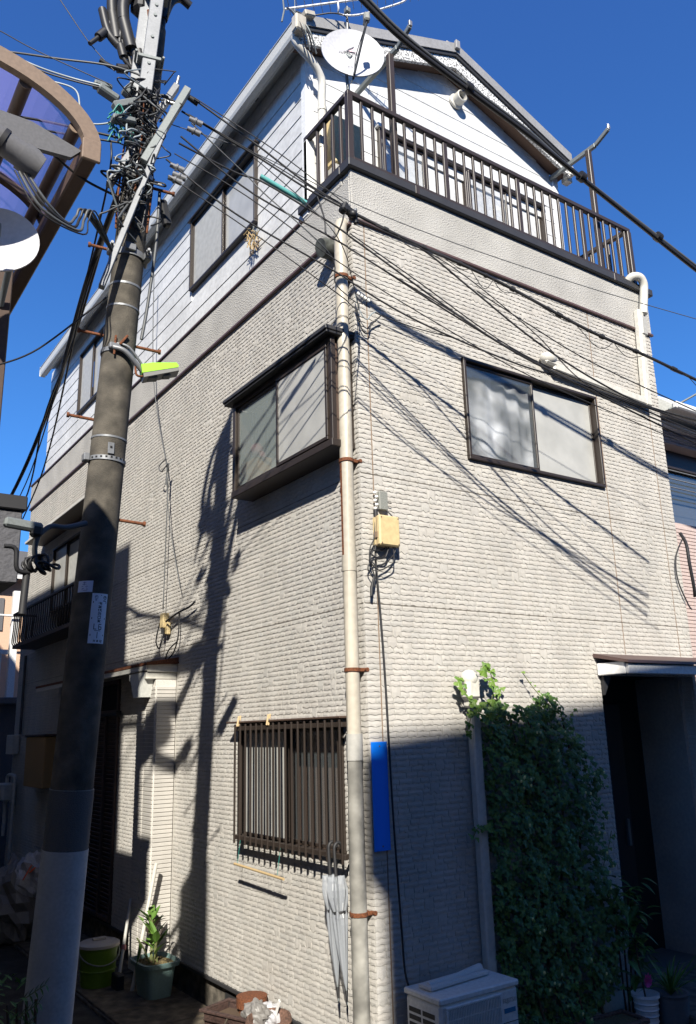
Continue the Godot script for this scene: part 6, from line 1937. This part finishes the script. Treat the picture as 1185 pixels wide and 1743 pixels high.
func leaf_xf(p: Vector3, s: float, out: Vector3) -> Transform3D:
	var n := (out + V(rng.randf_range(-0.55, 0.55), rng.randf_range(-0.1, 0.75), rng.randf_range(-0.4, 0.5))).normalized()
	var dn := V(rng.randf_range(-0.6, 0.6), -1, rng.randf_range(-0.2, 0.3))
	var y := (dn - n * dn.dot(n)).normalized()
	return Transform3D(Basis(y.cross(n) * s, y * s, n * s), p)

func build_ivy() -> void:
	var t := thing("climbing_vine", "dense dark green climbing vine with tiny pale flowers on the street face", "vine", V(1.3, 0, 0.1))
	var o := t.position
	var shape := PackedVector2Array([Vector2(0.86, 2.02), Vector2(0.95, 2.10), Vector2(1.2, 2.06), Vector2(1.36, 2.14), Vector2(1.50, 2.16), Vector2(1.60, 2.02), Vector2(1.70, 1.88), Vector2(1.80, 1.72), Vector2(1.84, 1.45), Vector2(1.86, 1.2), Vector2(1.85, 0.95), Vector2(1.93, 0.75), Vector2(2.02, 0.60), Vector2(1.92, 0.35), Vector2(1.72, 0.18), Vector2(1.2, 0.15), Vector2(0.82, 0.30), Vector2(0.84, 0.7), Vector2(0.85, 1.3), Vector2(0.84, 1.8)])
	var lm := [ivy_leaf_mesh(M.leaf_a), ivy_leaf_mesh(M.leaf_b), ivy_leaf_mesh(M.leaf_c)]
	var lump := FastNoiseLite.new()
	lump.seed = 5
	lump.frequency = 2.2
	var pts := []
	while pts.size() < 5200:
		var p := Vector2(rng.randf_range(0.78, 2.04), rng.randf_range(0.1, 2.2))
		if not Geometry2D.is_point_in_polygon(p, shape):
			continue
		var thick := 0.12 + 0.15 * lump.get_noise_2d(p.x * 2.0, p.y * 2.0)
		pts.append(V(p.x, p.y, 0.03 + thick * sqrt(rng.randf())))
	pts.sort_custom(func(a, b): return a.z > b.z)
	var groups := [[], [], []]
	for i in pts.size():
		var xf := leaf_xf(pts[i], rng.randf_range(0.026, 0.038) + 0.028 * pow(rng.randf(), 2.0), V(-0.1, 0.25, 1))
		xf.origin -= o
		if i < 280:
			var l := MeshInstance3D.new()
			l.mesh = lm[i % 3]
			l.transform = xf
			l.name = "leaf"
			t.add_child(l, true)
		else:
			groups[i % 3].append(xf)
	for k in 3:
		scatter(t, "foliage", lm[k], groups[k])
	# sprigs that climb the duct cover and rise out of the top, in the sun
	var sun_leaf := ivy_leaf_mesh(M.leaf_lime)
	for s in [[V(0.84, 2.0, 0.10), V(0.90, 2.18, 0.14), V(0.80, 2.30, 0.14), V(0.88, 2.33, 0.12), V(0.95, 2.20, 0.10), V(1.0, 2.02, 0.08)], [V(0.86, 1.95, 0.12), V(0.74, 2.06, 0.14), V(0.67, 2.16, 0.12), V(0.66, 2.26, 0.08)], [V(0.90, 2.0, 0.12), V(0.80, 2.08, 0.15), V(0.72, 2.02, 0.12), V(0.70, 1.90, 0.08)], [V(1.42, 2.10, 0.10), V(1.34, 2.19, 0.08), V(1.26, 2.30, 0.06)], [V(1.05, 2.05, 0.08), V(1.02, 2.14, 0.06), V(1.08, 2.20, 0.05)], [V(1.62, 1.9, 0.10), V(1.72, 2.02, 0.06), V(1.80, 2.04, 0.05)], [V(1.84, 1.5, 0.08), V(1.95, 1.56, 0.05), V(2.02, 1.50, 0.04)], [V(1.86, 1.0, 0.08), V(1.98, 1.12, 0.05), V(2.04, 1.22, 0.04)], [V(0.86, 1.3, 0.10), V(0.76, 1.36, 0.09), V(0.70, 1.30, 0.08)]]:
		var c := curve(s, 6)
		part("tendril", tb(c, 0.003, 5), M.stem, t)
		var thin: bool = s[0].x > 1.0
		for i in range(1, c.size(), 1 if not thin else 2):
			var l := MeshInstance3D.new()
			l.mesh = sun_leaf if i % 3 else lm[1]
			l.transform = leaf_xf(c[i] + V(rng.randf_range(-0.025, 0.025), rng.randf_range(-0.02, 0.02), 0.01), rng.randf_range(0.035, 0.075) * (0.55 if thin else 1.0), V(-0.2, 0.4, 1))
			l.transform.origin -= o
			l.name = "leaf"
			t.add_child(l, true)
	var fl := MB.new()
	for i in 5:
		var a := TAU * i / 5
		fl.flat(V(0, 0, 0.004), V(cos(a - 0.5), sin(a - 0.5), 0) * 0.010, V(cos(a + 0.5), sin(a + 0.5), 0) * 0.010, Vector3.BACK)
	var first: MeshInstance3D
	for i in 46:
		var p: Vector3 = pts[rng.randi_range(0, 240)] + V(0, 0, 0.025)
		if first == null:
			first = part("flower", fl, M.petal_yellow, t)
			first.position = p - o
			for k in 1:
				pass
			# the shape was drawn round the origin: undo the shift part() made
			first.position = p
		else:
			var f2 := first.duplicate() as MeshInstance3D
			f2.name = "flower"
			t.add_child(f2, true)
			f2.position = p
	# main stems
	for i in 4:
		var x := 1.15 + i * 0.17
		part("vine_stem", tb(curve([V(x, 0.12, 0.15), V(x - 0.05, 0.7, 0.06), V(x + 0.06, 1.4, 0.05), V(x - 0.03, 2.0, 0.05)], 5), 0.009, 6), M.bark, t)

func scatter(parent: Node3D, called: String, me: Mesh, xfs: Array) -> void:
	var mm := MultiMesh.new()
	mm.transform_format = MultiMesh.TRANSFORM_3D
	mm.mesh = me
	mm.instance_count = xfs.size()
	for i in xfs.size():
		mm.set_instance_transform(i, xfs[i])
	var mi := MultiMeshInstance3D.new()
	mi.multimesh = mm
	mi.name = called
	mi.set_meta("kind", "stuff")
	parent.add_child(mi, true)

func build_pots() -> void:
	var t := thing("vine_trough", "terracotta trough with pale rim at the foot of the vine", "planter", V(1.5, 0, 0.27))
	var m := MB.new()
	m.box(V(1.5, 0.085, 0.27), V(0.52, 0.15, 0.20), Basis(Vector3.UP, -0.08), 0.015)
	part("trough", m, M.terracotta, t)
	m = MB.new()
	var bs := Basis(Vector3.UP, -0.08)
	for s in [-1.0, 1.0]:
		m.box(V(1.5, 0.175, 0.27) + bs * V(0, 0, 0.10 * s), V(0.56, 0.03, 0.03), bs, 0.008)
		m.box(V(1.5, 0.175, 0.27) + bs * V(0.265 * s, 0, 0), V(0.03, 0.03, 0.17), bs, 0.008)
	part("trough_rim", m, M.terracotta, t)
	part("soil", bx(V(1.5, 0.168, 0.27), V(0.49, 0.012, 0.165), 0.0, bs), M.soil, t)
	# white pot with tall stem and a pink bloom
	var c := V(1.92, 0.0, 0.27)
	t = thing("white_pot", "white ribbed pot with tall thin plant and one pink bloom by the entrance", "potted plant", c)
	m = MB.new()
	m.lathe([Vector2(0.0, 0.0), Vector2(0.055, 0.0), Vector2(0.078, 0.25), Vector2(0.088, 0.255), Vector2(0.088, 0.275), Vector2(0.074, 0.27), Vector2(0.0, 0.24)], Transform3D(Basis(), c), 24)
	for i in 6:
		var y := 0.04 + i * 0.035
		m.lathe([Vector2(0.055 + y * 0.093, y), Vector2(0.060 + y * 0.093, y + 0.007), Vector2(0.056 + y * 0.093, y + 0.014)], Transform3D(Basis(), c), 24)
	part("pot", m, M.white_paint, t)
	var st := curve([c + V(0, 0.24, 0), c + V(0.03, 0.45, -0.05), c + V(0.12, 0.68, -0.14), c + V(0.20, 0.82, -0.2)], 6)
	part("stem", tb(st, 0.006, 6), M.bark, t)
	for i in 22:
		var s: Vector3 = st[mini(6 + i * 13 / 22, st.size() - 1)]
		var a := i * 2.4
		part("leaf", blade(s, s + V(cos(a) * 0.10, rng.randf_range(-0.02, 0.10), sin(a) * 0.10), 0.035, 0.02), M.leaf_b if i < 14 else M.leaf_lime, t)
	for i in 9:
		var a := TAU * i / 9
		part("petal", blade(c + V(-0.02, 0.34, 0.03), c + V(-0.02 + cos(a) * 0.045, 0.36 + sin(a) * 0.045, 0.05), 0.035, 0.0, Vector3.BACK), M.petal_pink, t)
	c = V(2.10, 0.0, 0.33)
	t = thing("dark_pot", "dark pot with arching grassy leaves beside the entrance step", "potted plant", c)
	m = MB.new()
	m.lathe([Vector2(0.0, 0.0), Vector2(0.085, 0.0), Vector2(0.11, 0.24), Vector2(0.12, 0.26), Vector2(0.10, 0.26), Vector2(0.0, 0.23)], Transform3D(Basis(), c), 24)
	part("pot", m, M.slate, t)
	for i in 34:
		var a := i * 2.4
		var r := rng.randf_range(0.12, 0.34)
		part("leaf", blade(c + V(0, 0.24, 0), c + V(cos(a) * r, 0.24 + rng.randf_range(0.18, 0.36), sin(a) * r), 0.014, rng.randf_range(0.05, 0.18)), M.leaf_a if i % 3 else M.leaf_b, t)
	# leafy shrub between the vine and the door
	t = thing("door_shrub", "dark broad-leaved shrub filling the gap between vine and entrance", "shrub", V(1.95, 0, 0.10))
	for i in 4:
		part("stem", tb(curve([V(1.93 + i * 0.03, 0, 0.10), V(1.92 + i * 0.05, 0.4, 0.10), V(1.88 + i * 0.08, 0.8, 0.12)], 4), 0.007, 6), M.bark, t)
	for i in 110:
		var s := V(1.97 + rng.randf_range(-0.14, 0.17), rng.randf_range(0.2, 0.95), 0.12 + rng.randf_range(-0.06, 0.12))
		var a := rng.randf() * TAU
		part("leaf", blade(s, s + V(cos(a) * 0.11, rng.randf_range(-0.07, 0.06), absf(sin(a)) * 0.10), rng.randf_range(0.03, 0.05), 0.03), [M.leaf_a, M.leaf_c, M.leaf_c][i % 3], t)
	# shrub in front of the pole foot
	t = thing("pole_shrub", "feathery green shrub at the bottom edge before the white pole foot", "shrub", V(-2.03, 0, 0.45))
	for i in 6:
		part("stem", tb(curve([V(-2.03, 0, 0.45), V(-2.05 + i * 0.02, 0.5, 0.45), V(-2.12 + i * 0.035, 0.98, 0.43)], 4), 0.006, 6), M.bark, t)
	for i in 260:
		var s := V(-2.08 + rng.randf_range(-0.17, 0.09), rng.randf_range(0.62, 1.08), 0.45 + rng.randf_range(-0.13, 0.13))
		var a := rng.randf() * TAU
		part("leaf", blade(s, s + V(cos(a) * 0.035, rng.randf_range(0.0, 0.04), sin(a) * 0.035), 0.014, 0.006), M.leaf_b if i % 2 else M.leaf_a, t)
	for k in 3:
		var b := V(-2.02, 0.99 - k * 0.05, 0.47)
		var e := V(-1.925 - k * 0.02, 1.035 - k * 0.06, 0.47)
		part("sprig", tb([b, e], 0.0025, 5), M.stem, t)
		for i in 5:
			var s := b.lerp(e, 0.2 + i * 0.2)
			part("leaf", blade(s, s + V(0.015, 0.028, 0.01), 0.016, 0.0), M.leaf_c, t)
			part("leaf", blade(s, s + V(0.012, -0.028, 0.01), 0.016, 0.0), M.leaf_c, t)

# ---------------------------------------------------------------- scene
func _ready() -> void:
	rng.seed = 20240817
	var cam := Camera3D.new()
	cam.name = "camera"
	cam.position = V(-2.93, 1.95, 4.05)
	cam.rotation_order = EULER_ORDER_YXZ
	cam.rotation = Vector3(deg_to_rad(14.94284), deg_to_rad(-34.86761), deg_to_rad(-1.63484))
	cam.keep_aspect = Camera3D.KEEP_HEIGHT
	cam.fov = 64.07
	cam.near = 0.05
	cam.far = 300.0
	add_child(cam)
	cam.current = true
	cam_xf = cam.transform
	var sky := ProceduralSkyMaterial.new()
	sky.sky_top_color = lin(0.0185, 0.064, 0.228)
	sky.sky_horizon_color = lin(0.105, 0.42, 1.08)
	sky.sky_curve = 0.2
	sky.ground_bottom_color = lin(0.05, 0.05, 0.05)
	sky.ground_horizon_color = lin(0.12, 0.14, 0.17)
	var sk := Sky.new()
	sk.sky_material = sky
	var env := Environment.new()
	env.background_mode = Environment.BG_SKY
	env.sky = sk
	env.tonemap_mode = Environment.TONE_MAPPER_LINEAR
	env.tonemap_exposure = 1.88
	env.sdfgi_enabled = true
	env.ssao_enabled = true
	env.ssil_enabled = true
	var we := WorldEnvironment.new()
	we.name = "world"
	we.environment = env
	add_child(we)
	var sun := DirectionalLight3D.new()
	sun.name = "sun"
	sun.light_color = Color(1.0, 0.975, 0.925)
	sun.light_energy = 1.55
	sun.light_angular_distance = 0.7
	sun.shadow_enabled = true
	sun.sky_mode = DirectionalLight3D.SKY_MODE_LIGHT_ONLY
	add_child(sun)
	sun.look_at_from_position(V(0, 20, 0), V(0, 20, 0) + V(0.695, -0.83, -1.0), Vector3.UP)
	make_materials()
	build_ground()
	build_house()
	build_neighbours()
	build_pole()
	build_lamp()
	build_plates()
	build_cables()
	build_closure()
	build_cable_arm()
	build_dishes()
	build_antenna()
	build_wall_boxes()
	build_small_things()
	build_ivy()
	build_pots()
